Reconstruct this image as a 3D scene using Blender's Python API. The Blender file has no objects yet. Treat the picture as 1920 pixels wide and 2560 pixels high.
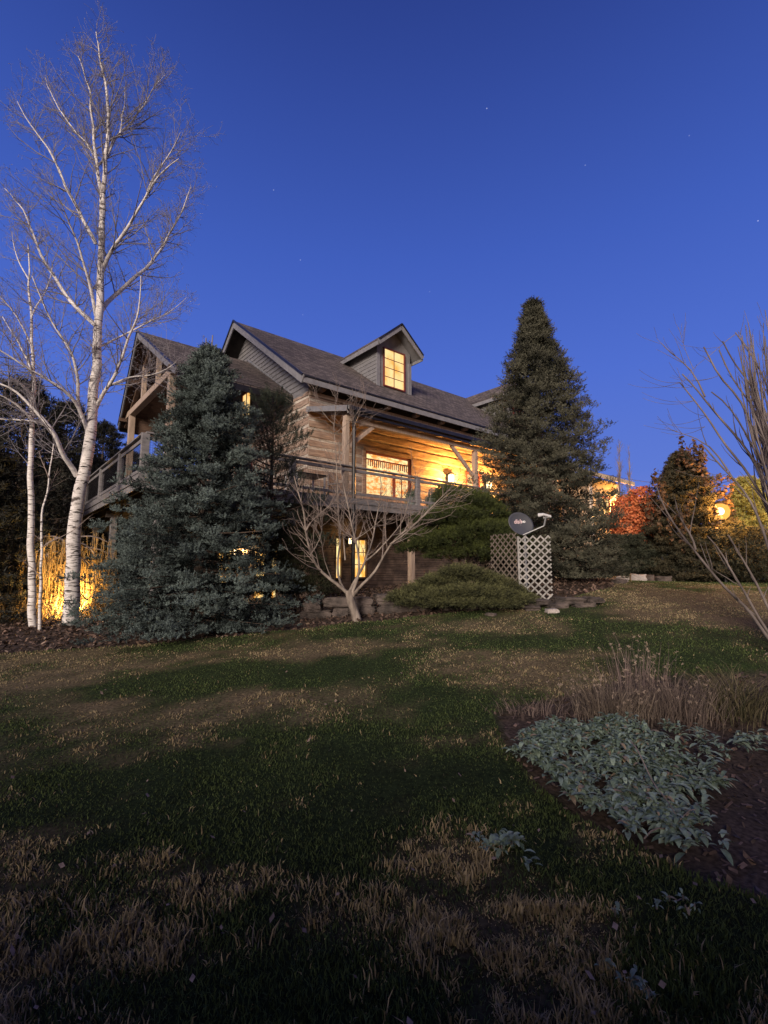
import bpy, math, numpy as np
from mathutils import Vector, Matrix
SC = bpy.context.scene
COL = SC.collection
RG = np.random.default_rng(7)
rad = math.radians

# ------------------------------------------------------------------ camera frame (photo pixels 1920 x 2560)
FPX, CX, CY = 1230., 960., 1280.
PITCH = math.atan(149 / 1230)
EYE = np.array([0, 0, 1.55])
def at(x, y, Y):
    """the point of the place that stands Y metres ahead in the direction of photo pixel (x, y)"""
    a = (x - CX) / FPX; b = -(y - CY) / FPX
    r = np.array([a, math.cos(PITCH) - b * math.sin(PITCH), math.sin(PITCH) + b * math.cos(PITCH)])
    return EYE + r * Y / r[1]

# ------------------------------------------------------------------ terrain
CP = np.array([(0,1.8,0),(0,-2,-.12),(-1,4,.17),(1,3.6,.14),(2.4,2.6,.02),(-6,8.3,.27),(-6.8,11,.42),(-3.4,9.3,.5),(-.5,9.3,.67),
 (2.7,9.3,.86),(2.9,10.0,.97),(4.2,10.2,1.02),(1,11,1.05),(9,15,1.24),(4.8,13.5,1.35),(9.5,17,1.28),(0,14.5,1.1),(-4,13,.5),(-9,16,.35),(-3,16,.7),
 (13,16,1.25),(20,20,1.4),(-15,10,0),(3.6,4.7,.2),(4,6,.56),(0,6,.42),(0,7.3,.56),(6,9.5,1.0),(-4,5,.1),(8,7,.75),(-8,4,-.1),(3,18,1.1),
 (-14,20,.1),(-25,30,0),(0,30,1.1),(30,30,1.4),(25,5,.9),(-25,0,-.3),(10,-6,0),(-10,-8,-.4),(40,0,1)], float)
def _U(r2): return np.where(r2 > 1e-9, .5 * r2 * np.log(np.maximum(r2, 1e-9)), 0)
def _tps():
    n = len(CP); d2 = ((CP[:, None, :2] - CP[None, :, :2]) ** 2).sum(-1)
    K = _U(d2) + np.eye(n) * .12; Pm = np.c_[np.ones(n), CP[:, :2]]
    A = np.block([[K, Pm], [Pm.T, np.zeros((3, 3))]])
    return np.linalg.solve(A, np.r_[CP[:, 2], 0, 0, 0])
WT = _tps()
def H(x, y):
    x = np.asarray(x, float); y = np.asarray(y, float)
    sx, sy = np.clip(x, -40, 45), np.clip(y, -12, 40)
    h = WT[-3] + WT[-2] * sx + WT[-1] * sy
    for i in range(len(CP)):
        h = h + WT[i] * _U((sx - CP[i, 0]) ** 2 + (sy - CP[i, 1]) ** 2)
    w = np.clip((np.hypot(x, y) - 22) / 18, 0, 1)
    return h * (1 - w) + .3 * w
def G(x, y, dz=0): return np.array([x, y, float(H(x, y)) + dz])

def vnoise(x, y, s, seed=0):
    """smooth value noise, numpy"""
    r = np.random.default_rng(seed); T = r.random((64, 64))
    u = np.asarray(x, float) / s; v = np.asarray(y, float) / s
    i = np.floor(u).astype(int); j = np.floor(v).astype(int); a = u - i; b = v - j
    a = a * a * (3 - 2 * a); b = b * b * (3 - 2 * b)
    f = lambda p, q: T[p % 64, q % 64]
    return (f(i, j) * (1 - a) + f(i + 1, j) * a) * (1 - b) + (f(i, j + 1) * (1 - a) + f(i + 1, j + 1) * a) * b

# ------------------------------------------------------------------ object helpers
def tag(o, label=None, cat=None, group=None, kind=None):
    if label: o['label'] = label
    if cat: o['category'] = cat
    if group: o['group'] = group
    if kind: o['kind'] = kind
    return o
def empty(name, loc, label, cat, group=None, rz=0):
    o = bpy.data.objects.new(name, None); COL.objects.link(o)
    o.location = Vector([float(c) for c in loc]); o.rotation_euler = (0, 0, rz)
    o.empty_display_size = .2
    return tag(o, label, cat, group)
def np_mesh(name, V, F, mat, parent=None, col=None, smooth=False, uv=None, off=None):
    """V n x 3, F list of arrays (m x 3 or m x 4); col per-vertex rgb; off subtracts the parent's place"""
    V = np.asarray(V, np.float32).reshape(-1, 3)
    if off is not None: V = V - np.asarray(off, np.float32)
    if isinstance(F, np.ndarray): F = [F]
    F = [np.asarray(f, np.int32) for f in F if len(f)]
    me = bpy.data.meshes.new(name)
    me.vertices.add(len(V)); me.vertices.foreach_set('co', V.ravel())
    loops = np.concatenate([f.ravel() for f in F])
    tot = np.concatenate([np.full(len(f), f.shape[1], np.int32) for f in F])
    st = np.r_[0, np.cumsum(tot)[:-1]].astype(np.int32)
    me.loops.add(len(loops)); me.loops.foreach_set('vertex_index', loops)
    me.polygons.add(len(tot)); me.polygons.foreach_set('loop_start', st); me.polygons.foreach_set('loop_total', tot)
    if smooth: me.polygons.foreach_set('use_smooth', np.ones(len(tot), bool))
    if uv is not None:
        l = me.uv_layers.new(name='UVMap'); l.data.foreach_set('uv', np.asarray(uv, np.float32).ravel())
    if col is not None:
        a = me.color_attributes.new('col', 'FLOAT_COLOR', 'POINT')
        c = np.c_[np.asarray(col, np.float32).reshape(-1, 3), np.ones(len(V), np.float32)]
        a.data.foreach_set('color', c.ravel().astype(np.float32))
    me.update(calc_edges=True)
    if mat: me.materials.append(mat)
    o = bpy.data.objects.new(name, me); COL.objects.link(o)
    if parent: o.parent = parent
    return o

class MB:
    """boxes, beams, slabs and tubes gathered into one mesh"""
    def __init__(s): s.V = []; s.F = []; s.uv = []
    def poly(s, pts, faces, uvs=None):
        n = len(s.V); s.V += [tuple(map(float, p)) for p in pts]
        for k, f in enumerate(faces):
            s.F.append([i + n for i in f])
            s.uv += (uvs[k] if uvs else [(pts[i][0] + pts[i][1], pts[i][2]) for i in f])
    HEX = [(0, 3, 2, 1), (4, 5, 6, 7), (0, 1, 5, 4), (1, 2, 6, 5), (2, 3, 7, 6), (3, 0, 4, 7)]
    def box(s, a, b):
        x0, y0, z0 = a; x1, y1, z1 = b
        s.poly([(x0,y0,z0),(x1,y0,z0),(x1,y1,z0),(x0,y1,z0),(x0,y0,z1),(x1,y0,z1),(x1,y1,z1),(x0,y1,z1)], MB.HEX)
    def beam(s, p, q, w, h, up=(0, 0, 1), lift=0):
        """a squared timber from p to q, w wide, h deep"""
        p = Vector([float(c) for c in p]); q = Vector([float(c) for c in q]); d = (q - p).normalized()
        u = Vector(up); r = d.cross(u)
        if r.length < 1e-4: r = d.cross(Vector((1, 0, 0)))
        r.normalize(); u = r.cross(d); r *= w / 2; u2 = u * h / 2; p = p + u * lift; q = q + u * lift
        s.poly([p - r - u2, q - r - u2, q + r - u2, p + r - u2, p - r + u2, q - r + u2, q + r + u2, p + r + u2], [tuple(reversed(f)) for f in MB.HEX])
    def slab(s, a, b, c, d, t):
        """a sheet a-b-c-d with thickness t straight down; uv in metres"""
        A, B, C_, D = [Vector([float(k) for k in v]) for v in (a, b, c, d)]; z = Vector((0, 0, t))
        pts = [A, B, C_, D, A - z, B - z, C_ - z, D - z]
        e = (B - A).normalized(); f = (D - A) - e * (D - A).dot(e); f.normalize()
        w = lambda v: ((v - A).dot(e), (v - A).dot(f))
        fs = [(0, 1, 2, 3), (7, 6, 5, 4), (0, 4, 5, 1), (1, 5, 6, 2), (2, 6, 7, 3), (3, 7, 4, 0)]
        s.poly(pts, fs, [[w(pts[i]) for i in f_] for f_ in fs])
    def tube(s, pts, rs, n=10, cap=True):
        pts = [Vector([float(c) for c in p]) for p in pts]
        if isinstance(rs, (int, float)): rs = [rs] * len(pts)
        rings = []; base = len(s.V); prev = None
        for i, p in enumerate(pts):
            d = (pts[min(i + 1, len(pts) - 1)] - pts[max(i - 1, 0)]).normalized()
            a = prev if prev is not None else (Vector((1, 0, 0)) if abs(d.x) < .8 else Vector((0, 1, 0)))
            a = (a - d * a.dot(d)).normalized(); prev = a; b = d.cross(a)
            rings.append([p + (a * math.cos(2 * math.pi * k / n) + b * math.sin(2 * math.pi * k / n)) * rs[i] for k in range(n)])
        P = [v for r in rings for v in r]; fs = []
        for i in range(len(pts) - 1):
            for k in range(n):
                fs.append((i * n + k, i * n + (k + 1) % n, (i + 1) * n + (k + 1) % n, (i + 1) * n + k))
        if cap: fs += [tuple(reversed(range(n))), tuple((len(pts) - 1) * n + k for k in range(n))]
        s.poly(P, fs)
    def build(s, name, mat, parent=None, bevel=0, smooth=False):
        me = bpy.data.meshes.new(name); me.from_pydata(s.V, [], s.F)
        l = me.uv_layers.new(name='UVMap'); l.data.foreach_set('uv', np.array(s.uv, np.float32).ravel())
        if smooth: me.polygons.foreach_set('use_smooth', np.ones(len(me.polygons), bool))
        me.materials.append(mat); me.update()
        o = bpy.data.objects.new(name, me); COL.objects.link(o)
        if parent: o.parent = parent
        if bevel:
            m = o.modifiers.new('bevel', 'BEVEL'); m.width = bevel; m.segments = 1; m.limit_method = 'ANGLE'
        return o

def tubes(lines, sides=5):
    """many tapered polylines as one pair of arrays"""
    VV = []; FF = []; n0 = 0
    ang = np.arange(sides) * 2 * np.pi / sides; ca, sa = np.cos(ang), np.sin(ang)
    for P, r in lines:
        P = np.asarray(P, float); r = np.asarray(r, float); n = len(P)
        d = np.gradient(P, axis=0); d /= np.linalg.norm(d, axis=1)[:, None] + 1e-9
        ref = np.array([.3, 1, .1]) if abs(d[0, 1]) < .8 else np.array([1, .1, .2])
        a = ref - d * (d @ ref)[:, None]; a /= np.linalg.norm(a, axis=1)[:, None]; b = np.cross(d, a)
        V = P[:, None] + r[:, None, None] * (a[:, None] * ca[None, :, None] + b[:, None] * sa[None, :, None])
        VV.append(V.reshape(-1, 3)); i = np.arange(n - 1)[:, None] * sides; k = np.arange(sides)[None]; k2 = (k + 1) % sides
        FF.append(np.stack([i + k, i + k2, i + sides + k2, i + sides + k], -1).reshape(-1, 4) + n0); n0 += n * sides
    return np.concatenate(VV), np.concatenate(FF)

def unit(a): return a / (np.linalg.norm(a, axis=-1, keepdims=True) + 1e-9)

def shoots(P, D, L, n, nl, w, spread=.9, rg=RG):
    """needles on shoots: P, D (unit), L arrays; n needles each, nl needle length, w width"""
    m = len(P); t = rg.random((m, n, 1)) ** .8
    base = P[:, None] + D[:, None] * (L[:, None, None] * t)
    q = unit(rg.normal(size=(m, n, 3))); q = unit(q - D[:, None] * (q * D[:, None]).sum(-1, keepdims=True))
    nd = unit(q * spread + D[:, None] * .75)
    side = unit(np.cross(nd, rg.normal(size=(m, n, 3)))) * (w / 2)
    ln = nl * (.7 + .6 * rg.random((m, n, 1)))
    V = np.stack([base - side, base + side, base + nd * ln], 2).reshape(-1, 3)
    return V, np.arange(len(V)).reshape(-1, 3)

# ------------------------------------------------------------------ materials
def newmat(name):
    m = bpy.data.materials.new(name); m.use_nodes = True; nt = m.node_tree
    return m, nt, nt.nodes, nt.links, nt.nodes['Principled BSDF']
def ramp(N, stops, interp='LINEAR'):
    r = N.new('ShaderNodeValToRGB'); r.color_ramp.interpolation = interp
    e = r.color_ramp.elements
    while len(e) < len(stops): e.new(.5)
    for k, (p, c) in enumerate(stops): e[k].position = p; e[k].color = (*c, 1) if len(c) == 3 else c
    return r
def mat_noise(name, c1, c2, scale=4, stretch=(1, 1, 1), rough=.8, bump=.2, detail=6, bscale=None, mid=(.35, .65), metal=0):
    m, nt, N, Lk, B = newmat(name)
    tc = N.new('ShaderNodeTexCoord'); mp = N.new('ShaderNodeMapping'); mp.inputs['Scale'].default_value = stretch
    Lk.new(tc.outputs['Object'], mp.inputs[0])
    n = N.new('ShaderNodeTexNoise'); n.inputs['Scale'].default_value = scale; n.inputs['Detail'].default_value = detail
    Lk.new(mp.outputs[0], n.inputs[0])
    r = ramp(N, [(mid[0], c1), (mid[1], c2)]); Lk.new(n.outputs[0], r.inputs[0]); Lk.new(r.outputs[0], B.inputs['Base Color'])
    B.inputs['Roughness'].default_value = rough; B.inputs['Metallic'].default_value = metal
    if bump:
        n2 = N.new('ShaderNodeTexNoise'); n2.inputs['Scale'].default_value = bscale or scale * 3; n2.inputs['Detail'].default_value = 8
        Lk.new(mp.outputs[0], n2.inputs[0])
        b = N.new('ShaderNodeBump'); b.inputs['Strength'].default_value = bump; b.inputs['Distance'].default_value = .02
        Lk.new(n2.outputs[0], b.inputs['Height']); Lk.new(b.outputs[0], B.inputs['Normal'])
    return m
def mat_col(name, rough=.8, var=.35, scale=30, transl=0, spec=.3, gain=1):
    """per-vertex colour, painted-in shade included, with a little noise"""
    m, nt, N, Lk, B = newmat(name)
    a = N.new('ShaderNodeAttribute'); a.attribute_name = 'col'
    n = N.new('ShaderNodeTexNoise'); n.inputs['Scale'].default_value = scale
    tc = N.new('ShaderNodeTexCoord'); Lk.new(tc.outputs['Object'], n.inputs[0])
    mr = N.new('ShaderNodeMapRange'); mr.inputs[1].default_value = .3; mr.inputs[2].default_value = .7
    mr.inputs[3].default_value = (1 - var) * gain; mr.inputs[4].default_value = (1 + var) * gain; Lk.new(n.outputs[0], mr.inputs[0])
    v = N.new('ShaderNodeVectorMath'); v.operation = 'SCALE'; Lk.new(a.outputs['Color'], v.inputs[0]); Lk.new(mr.outputs[0], v.inputs['Scale'])
    Lk.new(v.outputs[0], B.inputs['Base Color']); B.inputs['Roughness'].default_value = rough
    B.inputs['Specular IOR Level'].default_value = spec
    return m
def mat_emit(name, c1, c2, strength, scale=3, stretch=(1, 1, 1), mid=(.3, .7), pattern='noise'):
    m, nt, N, Lk, B = newmat(name); N.remove(B)
    tc = N.new('ShaderNodeTexCoord'); mp = N.new('ShaderNodeMapping'); mp.inputs['Scale'].default_value = stretch
    Lk.new(tc.outputs['Object'], mp.inputs[0])
    n = N.new('ShaderNodeTexNoise'); n.inputs['Scale'].default_value = scale; n.inputs['Detail'].default_value = 3; Lk.new(mp.outputs[0], n.inputs[0])
    r = ramp(N, [(mid[0], c1), (mid[1], c2)]); Lk.new(n.outputs[0], r.inputs[0])
    e = N.new('ShaderNodeEmission'); e.inputs[1].default_value = strength; Lk.new(r.outputs[0], e.inputs[0])
    Lk.new(e.outputs[0], N['Material Output'].inputs[0])
    return m
def mat_shingle():
    m, nt, N, Lk, B = newmat('asphalt_shingles')
    uv = N.new('ShaderNodeUVMap')
    br = N.new('ShaderNodeTexBrick'); br.inputs['Scale'].default_value = 1; br.offset = .37
    br.inputs['Brick Width'].default_value = .24; br.inputs['Row Height'].default_value = .15; br.inputs['Mortar Size'].default_value = .012
    br.inputs['Color1'].default_value = (.065, .053, .052, 1); br.inputs['Color2'].default_value = (.19, .155, .145, 1); br.inputs['Mortar'].default_value = (.022, .018, .018, 1)
    br.inputs['Bias'].default_value = -.2
    n = N.new('ShaderNodeTexNoise'); n.inputs['Scale'].default_value = 2.2; n.inputs['Detail'].default_value = 8; n.inputs['Roughness'].default_value = .75
    Lk.new(uv.outputs[0], br.inputs[0]); Lk.new(uv.outputs[0], n.inputs[0])
    mr = N.new('ShaderNodeMapRange'); mr.inputs[1].default_value = .3; mr.inputs[2].default_value = .7; mr.inputs[3].default_value = .6; mr.inputs[4].default_value = 1.4
    Lk.new(n.outputs[0], mr.inputs[0])
    v = N.new('ShaderNodeVectorMath'); v.operation = 'SCALE'; Lk.new(br.outputs[0], v.inputs[0]); Lk.new(mr.outputs[0], v.inputs['Scale'])
    Lk.new(v.outputs[0], B.inputs['Base Color']); B.inputs['Roughness'].default_value = .95
    b = N.new('ShaderNodeBump'); b.inputs['Strength'].default_value = .6; b.inputs['Distance'].default_value = .02
    Lk.new(br.outputs[0], b.inputs['Height']); Lk.new(b.outputs[0], B.inputs['Normal'])
    return m
def mat_bark():
    m, nt, N, Lk, B = newmat('white_birch_bark')
    tc = N.new('ShaderNodeTexCoord')
    def nz(st, sc, det=4):
        mp = N.new('ShaderNodeMapping'); mp.inputs['Scale'].default_value = st; Lk.new(tc.outputs['Object'], mp.inputs[0])
        n = N.new('ShaderNodeTexNoise'); n.inputs['Scale'].default_value = sc; n.inputs['Detail'].default_value = det; Lk.new(mp.outputs[0], n.inputs[0]); return n
    a = nz((1.1, 1.1, 8), 4.5, 3); ra = ramp(N, [(.57, (0, 0, 0)), (.62, (1, 1, 1))]); Lk.new(a.outputs[0], ra.inputs[0])
    b = nz((1, 1, 2.2), 2.6, 5); rb = ramp(N, [(.60, (0, 0, 0)), (.66, (1, 1, 1))]); Lk.new(b.outputs[0], rb.inputs[0])
    c = nz((1, 1, 3), 9); rc = ramp(N, [(.3, (.50, .47, .45)), (.7, (.74, .71, .70))]); Lk.new(c.outputs[0], rc.inputs[0])
    mx = N.new('ShaderNodeMath'); mx.operation = 'MAXIMUM'; Lk.new(ra.outputs[0], mx.inputs[0]); Lk.new(rb.outputs[0], mx.inputs[1])
    mi = N.new('ShaderNodeMix'); mi.data_type = 'RGBA'; Lk.new(mx.outputs[0], mi.inputs[0]); Lk.new(rc.outputs[0], mi.inputs[6]); mi.inputs[7].default_value = (.07, .055, .05, 1)
    Lk.new(mi.outputs[2], B.inputs['Base Color']); B.inputs['Roughness'].default_value = .75
    bp = N.new('ShaderNodeBump'); bp.inputs['Strength'].default_value = .35; bp.inputs['Distance'].default_value = .01; Lk.new(c.outputs[0], bp.inputs['Height']); Lk.new(bp.outputs[0], B.inputs['Normal'])
    return m

M = dict(
 shingle=mat_shingle(), bark=mat_bark(),
 log=mat_noise('hewn_log_wood', (.19, .13, .10), (.36, .27, .215), 3, (1, 1, 6), .85, .35),
 chink=mat_noise('pale_chinking', (.58, .52, .46), (.74, .68, .61), 5, rough=.9),
 grey=mat_noise('grey_painted_board', (.15, .15, .165), (.20, .20, .215), 6, (1, 1, 1), .65, .08),
 siding=mat_noise('grey_lap_siding', (.145, .145, .155), (.185, .185, .195), 5, (1, 1, 1), .7, .1),
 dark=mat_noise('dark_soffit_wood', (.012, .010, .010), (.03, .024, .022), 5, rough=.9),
 wood=mat_noise('timber_frame_wood', (.27, .205, .16), (.40, .31, .245), 4, (4, 4, .6), .8, .25),
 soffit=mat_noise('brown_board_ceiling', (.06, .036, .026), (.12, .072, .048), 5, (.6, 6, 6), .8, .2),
 deck=mat_noise('weathered_deck_paint', (.12, .115, .12), (.20, .19, .195), 5, (1, 1, 4), .75, .2),
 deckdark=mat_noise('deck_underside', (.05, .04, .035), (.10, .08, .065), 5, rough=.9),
 gutter=mat_noise('dark_bronze_metal', (.012, .012, .014), (.025, .024, .026), 8, rough=.35, bump=0, metal=.3),
 stone=mat_noise('dry_stacked_stone', (.07, .05, .042), (.20, .145, .115), 2.3, rough=.9, bump=.5, bscale=14),
 rock=mat_noise('field_stone', (.028, .023, .021), (.12, .095, .085), 4.5, rough=.92, bump=.7, bscale=9),
 palerock=mat_noise('pale_field_stone', (.24, .21, .20), (.40, .36, .34), 3, rough=.92, bump=.6, bscale=9),
 redframe=mat_noise('dark_red_window_frame', (.13, .022, .016), (.18, .032, .024), 6, rough=.55, bump=0),
 metal=mat_noise('dull_grey_metal', (.25, .26, .27), (.34, .35, .36), 6, rough=.45, bump=0, metal=.4),
 dish=mat_noise('dark_grey_dish_paint', (.050, .054, .066), (.066, .070, .084), 3, rough=.5, bump=0),
 lattice=mat_noise('weathered_lattice_wood', (.16, .155, .15), (.33, .32, .31), 5, rough=.85, bump=.2),
 latticeold=mat_noise('brown_lattice_wood', (.085, .068, .055), (.14, .115, .095), 5, rough=.85, bump=.2),
 white=mat_noise('white_plastic', (.55, .55, .56), (.62, .62, .63), 6, rough=.4, bump=0),
 trunk=mat_noise('conifer_bark', (.05, .036, .028), (.11, .08, .062), 7, (1, 1, .3), .95, .6),
 smooth=mat_noise('smooth_grey_bark', (.10, .08, .068), (.29, .245, .21), 9, (1, 1, .35), .85, .6, bscale=22),
 twig=mat_noise('dark_twigs', (.14, .13, .15), (.28, .26, .28), 6, rough=.9, bump=0),
 palebr=mat_noise('pale_birch_branch', (.46, .44, .44), (.70, .67, .66), 6, (1, 1, 3), .8, .1),
 greytwig=mat_noise('grey_brown_twigs', (.16, .125, .11), (.27, .215, .19), 6, rough=.9, bump=0),
 shrubstem=mat_noise('purple_brown_stems', (.095, .078, .075), (.22, .185, .175), 5, (1, 1, .4), .9, .4),
 needle=mat_col('conifer_needles', .75, .3, 6),
 leaf=mat_col('leaf', .7, .25, 40),
 grass=mat_col('grass_blades', .85, .3, 12, spec=.15),
 pane=mat_emit('lit_window_pane', (.95, .46, .10), (1, .74, .33), 1.15, 2.2, (1, 1, .6), (.38, .6)),
 room=mat_emit('lit_room_glass', (.95, .30, .06), (1, .74, .34), 1.4, 5.5, (1, 1, 1.6), (.36, .56)),
 lowpane=mat_emit('lit_lower_glass', (.95, .40, .06), (1, .78, .34), 1.35, 4.5, (1, 1, .5), (.38, .58)),
 bulb=mat_emit('lamp_glass', (1, .70, .34), (1, .76, .42), 8, 2),
 paper=mat_emit('porch_lantern_glass', (1, .70, .28), (1, .85, .5), 5, 4),
 lace=mat_noise('dark_red_lace', (.16, .03, .02), (.3, .06, .04), 20, rough=.9, bump=0),
 ltext=mat_noise('pale_lettering', (.60, .42, .44), (.72, .55, .57), 4, rough=.6, bump=0),
 wtext=mat_noise('white_lettering', (.75, .75, .75), (.8, .8, .8), 4, rough=.6, bump=0),
 yard=mat_noise('cream_stucco', (.50, .38, .25), (.60, .46, .31), 3, rough=.9, bump=.2),
 terracotta=mat_noise('glazed_pot', (.10, .12, .12), (.18, .20, .20), 3, rough=.5, bump=0),
)

# ------------------------------------------------------------------ ground
def on_ground(px, py):
    Y = 3.
    for _ in range(60):
        p = at(px, py, Y); e = p[2] - float(H(p[0], p[1])); Y += np.clip(e / .25, -.6, .6) * .5
        Y = min(max(Y, .8), 25)
    return at(px, py, Y)
PATCH = []
for (a, b, ra, rb, w) in [(350, 312, 380, 26, .20), (230, 470, 230, 80, .12), (560, 420, 140, 30, .15), (1130, 350, 160, 50, .14), (800, 290, 110, 16, .16), (1540, 200, 190, 45, .5),
      (1200, 256, 120, 14, .12), (920, 530, 70, 22, .08), (380, 800, 150, 95, .24), (930, 745, 110, 50, .26), (760, 860, 190, 70, .14), (1060, 880, 150, 50, .12), (900, 1000, 300, 70, .07), (1260, 900, 110, 35, .10), (50, 700, 90, 25, .08), (1275, 735, 32, 35, .12),
      (500, 357, 230, 26, -.34), (1080, 412, 170, 22, -.18), (700, 560, 420, 120, -.15), (1330, 262, 220, 28, -.24), (90, 600, 170, 80, -.12), (500, 1050, 420, 60, -.12), (1230, 790, 150, 50, -.14), (1450, 330, 200, 25, -.12), (640, 700, 120, 40, -.14), (120, 860, 110, 60, -.12), (820, 260, 90, 10, -.2)]:
    a *= 1920 / 1659; ra *= 1920 / 1659; b = 1280 + b * 1.157; rb *= 1.157
    c_ = on_ground(a, b); lo_ = on_ground(a, min(b + rb, 2559)); hi_ = on_ground(a, max(b - rb, 1452))
    PATCH.append((c_[0], c_[1], ra / 1239 * c_[1], max((hi_[1] - lo_[1]) / 2, .12), w))
def dryness(x, y):
    """0 green .. 1 straw; where the lawn of the photo is tan"""
    n1 = vnoise(x + 20, y + 20, .9, 1); n2 = vnoise(x + 9, (y + 9) * 1.6, .35, 2); n3 = vnoise(x + 3, y * 1.8, 1.9, 3)
    n4 = vnoise(x + 2, (y + 5) * 2.2, .16, 12)
    d = .34 * n1 + .26 * n3 + .25 * n2 + .15 * n4
    for (cx, cy, rx, ry, w) in PATCH:
        wx = x + .5 * rx * (vnoise(x + 13, y + 4, .45, 31) - .5); wy = y + .9 * ry * (vnoise(x + 3, y + 14, .40, 32) - .5)
        d = d + w * np.exp(-(((wx - cx) / rx) ** 2 + ((wy - cy) / ry) ** 2) ** 1.3)
    return np.clip((d - .445) / .25, 0, 1)
def in_bed(x, y):
    """mulched planting beds, 0..1"""
    w = .22 * (vnoise(x + 5, y + 5, .5, 6) - .5)
    e = np.interp(x, [-14, -8, -5, -3.4, -1.9, -.6, .8, 2.2, 3.3, 4.3, 5.4, 6.4, 8, 30],
                  [7.6, 8.1, 8.1, 8.15, 8.55, 8.95, 9.05, 9.25, 9.75, 10.6, 11.6, 14, 16.5, 18])
    a = np.clip((y + w - e) / .12, 0, 1)
    # the round bed at the right with the silver leaves
    X = [.95, 1.0, 1.15, 1.55, 2.0, 2.6, 3.2, 6]
    lo = np.interp(x, X, [4.1, 3.55, 3.1, 2.62, 2.35, 2.1, 1.9, 1.5]); hi = np.interp(x, X, [4.3, 4.75, 4.9, 5.1, 5.3, 5.6, 5.7, 5.6])
    b = np.clip((y + w * .6 - lo) / .1, 0, 1) * np.clip((hi - y) / .1, 0, 1) * np.clip((x + w * .5 - .95) / .08, 0, 1)
    return np.maximum(a, b)
GREEN = np.array([.042, .064, .022]); GREEN2 = np.array([.078, .104, .036]); TAN = np.array([.205, .160, .092]); TAN2 = np.array([.30, .24, .14])
MULCH = np.array([.052, .040, .034]); MULCH2 = np.array([.10, .073, .058])
def ground():
    def axis(lo, hi, s0):
        a = [0.]
        while a[-1] < hi: a.append(a[-1] + max(s0, a[-1] * .035))
        b = [0.]
        while b[-1] < -lo: b.append(b[-1] + max(s0, b[-1] * .05))
        return np.array([-v for v in b[:0:-1]] + a)
    xs = np.concatenate([-axis(0, 300, .12)[::-1], axis(0, 300, .12)[1:]]); ys = axis(-60, 320, .08)
    X, Y = np.meshgrid(xs, ys); Z = H(X, Y) + .02 * (vnoise(X + 40, Y + 40, .4, 5) - .5) * np.clip(14 - np.hypot(X, Y), 0, 1)
    b = in_bed(X, Y); near = np.hypot(X, Y) < 30
    Z = Z - .035 * b * near
    # the cut edge of the round bed
    ny, nx = X.shape; V = np.stack([X, Y, Z], -1).reshape(-1, 3)
    i = np.arange(ny - 1)[:, None] * nx + np.arange(nx - 1)[None]; F = np.stack([i, i + 1, i + nx + 1, i + nx], -1).reshape(-1, 4)
    d = dryness(X, Y)[..., None]; n = vnoise(X + 7, Y + 7, .13, 8)[..., None]
    c = (GREEN * .62) * (1 - d) + (TAN * .62) * d; c = c * (.8 + .4 * n)
    mc = MULCH * (1 - n) + MULCH2 * n * .8
    c = c * np.clip(.45 + .55 * (Y - 2.6) / 2.0, .45, 1)[..., None]  # near ground darkened: foreground shade put into its colour
    c = c * (1 - b[..., None]) + mc * b[..., None]
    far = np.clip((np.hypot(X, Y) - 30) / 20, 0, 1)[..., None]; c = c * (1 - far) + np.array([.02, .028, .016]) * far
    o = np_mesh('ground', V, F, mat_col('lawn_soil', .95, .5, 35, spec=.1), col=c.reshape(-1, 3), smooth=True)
    tag(o, kind='structure')
ground()

def blades(x, y, h, w, lean, col, seed=1, name='grass', label='', cat='grass', kind='stuff', tipcol=1.1):
    r = np.random.default_rng(seed); n = len(x); z = H(x, y) - .015
    a = r.random(n) * 2 * np.pi; s = np.c_[np.cos(a), np.sin(a), np.zeros(n)] * (w / 2)[:, None]
    la = r.random(n) * 2 * np.pi; l = np.c_[np.cos(la), np.sin(la)] * (h * lean)[:, None]
    P = np.c_[x, y, z]; m = P + np.c_[l * .35, h * .62]; t = P + np.c_[l, h * (1 - .25 * lean)]
    V = np.stack([P - s, P + s, m - s * .75, m + s * .75, t], 1).reshape(-1, 3)
    k = np.arange(n)[:, None] * 5
    Q = k + np.array([[0, 1, 3, 2]]); T = k + np.array([[2, 3, 4]])
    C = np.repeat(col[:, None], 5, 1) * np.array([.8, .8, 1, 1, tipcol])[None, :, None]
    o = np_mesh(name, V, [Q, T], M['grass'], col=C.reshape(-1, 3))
    return tag(o, label, cat, kind=kind)
def lawn():
    r = np.random.default_rng(3); n = 420000
    # more blades close by
    y = 1.25 * np.exp(r.random(n) ** .82 * math.log(19 / 1.25)); x = (r.random(n) * 2 - 1) * (y * .82 + .4)
    keep = in_bed(x, y) < .35 + .3 * r.random(n); x, y = x[keep], y[keep]
    d = dryness(x, y); n = len(x); k = r.random(n)
    isdry = k < d * .86 + .025
    near = np.clip((3.4 - y) / 1.2, 0, 1)
    tuft = vnoise(x + 30, y + 30, .09, 11)
    fr = np.clip((y - 4.5) / 3, 0, 1); tuft = tuft * (1 - fr * .6) + .35 * fr
    h = np.where(isdry, (.030 + .030 * near) * (.2 + 1.5 * tuft ** 1.5), .028 + .014 * near) * (.5 + .9 * r.random(n))
    w = np.where(isdry, .0045, .0030) + .0011 * y; w = w * (.7 + .6 * r.random(n))
    g = r.random((n, 1)); col = np.where(isdry[:, None], TAN * (1 - g) + TAN2 * g, GREEN * (1 - g) + GREEN2 * g)
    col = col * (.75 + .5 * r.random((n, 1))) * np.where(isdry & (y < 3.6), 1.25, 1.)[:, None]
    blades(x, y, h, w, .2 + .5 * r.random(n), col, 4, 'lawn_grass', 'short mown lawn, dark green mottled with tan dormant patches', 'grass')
lawn()

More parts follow.
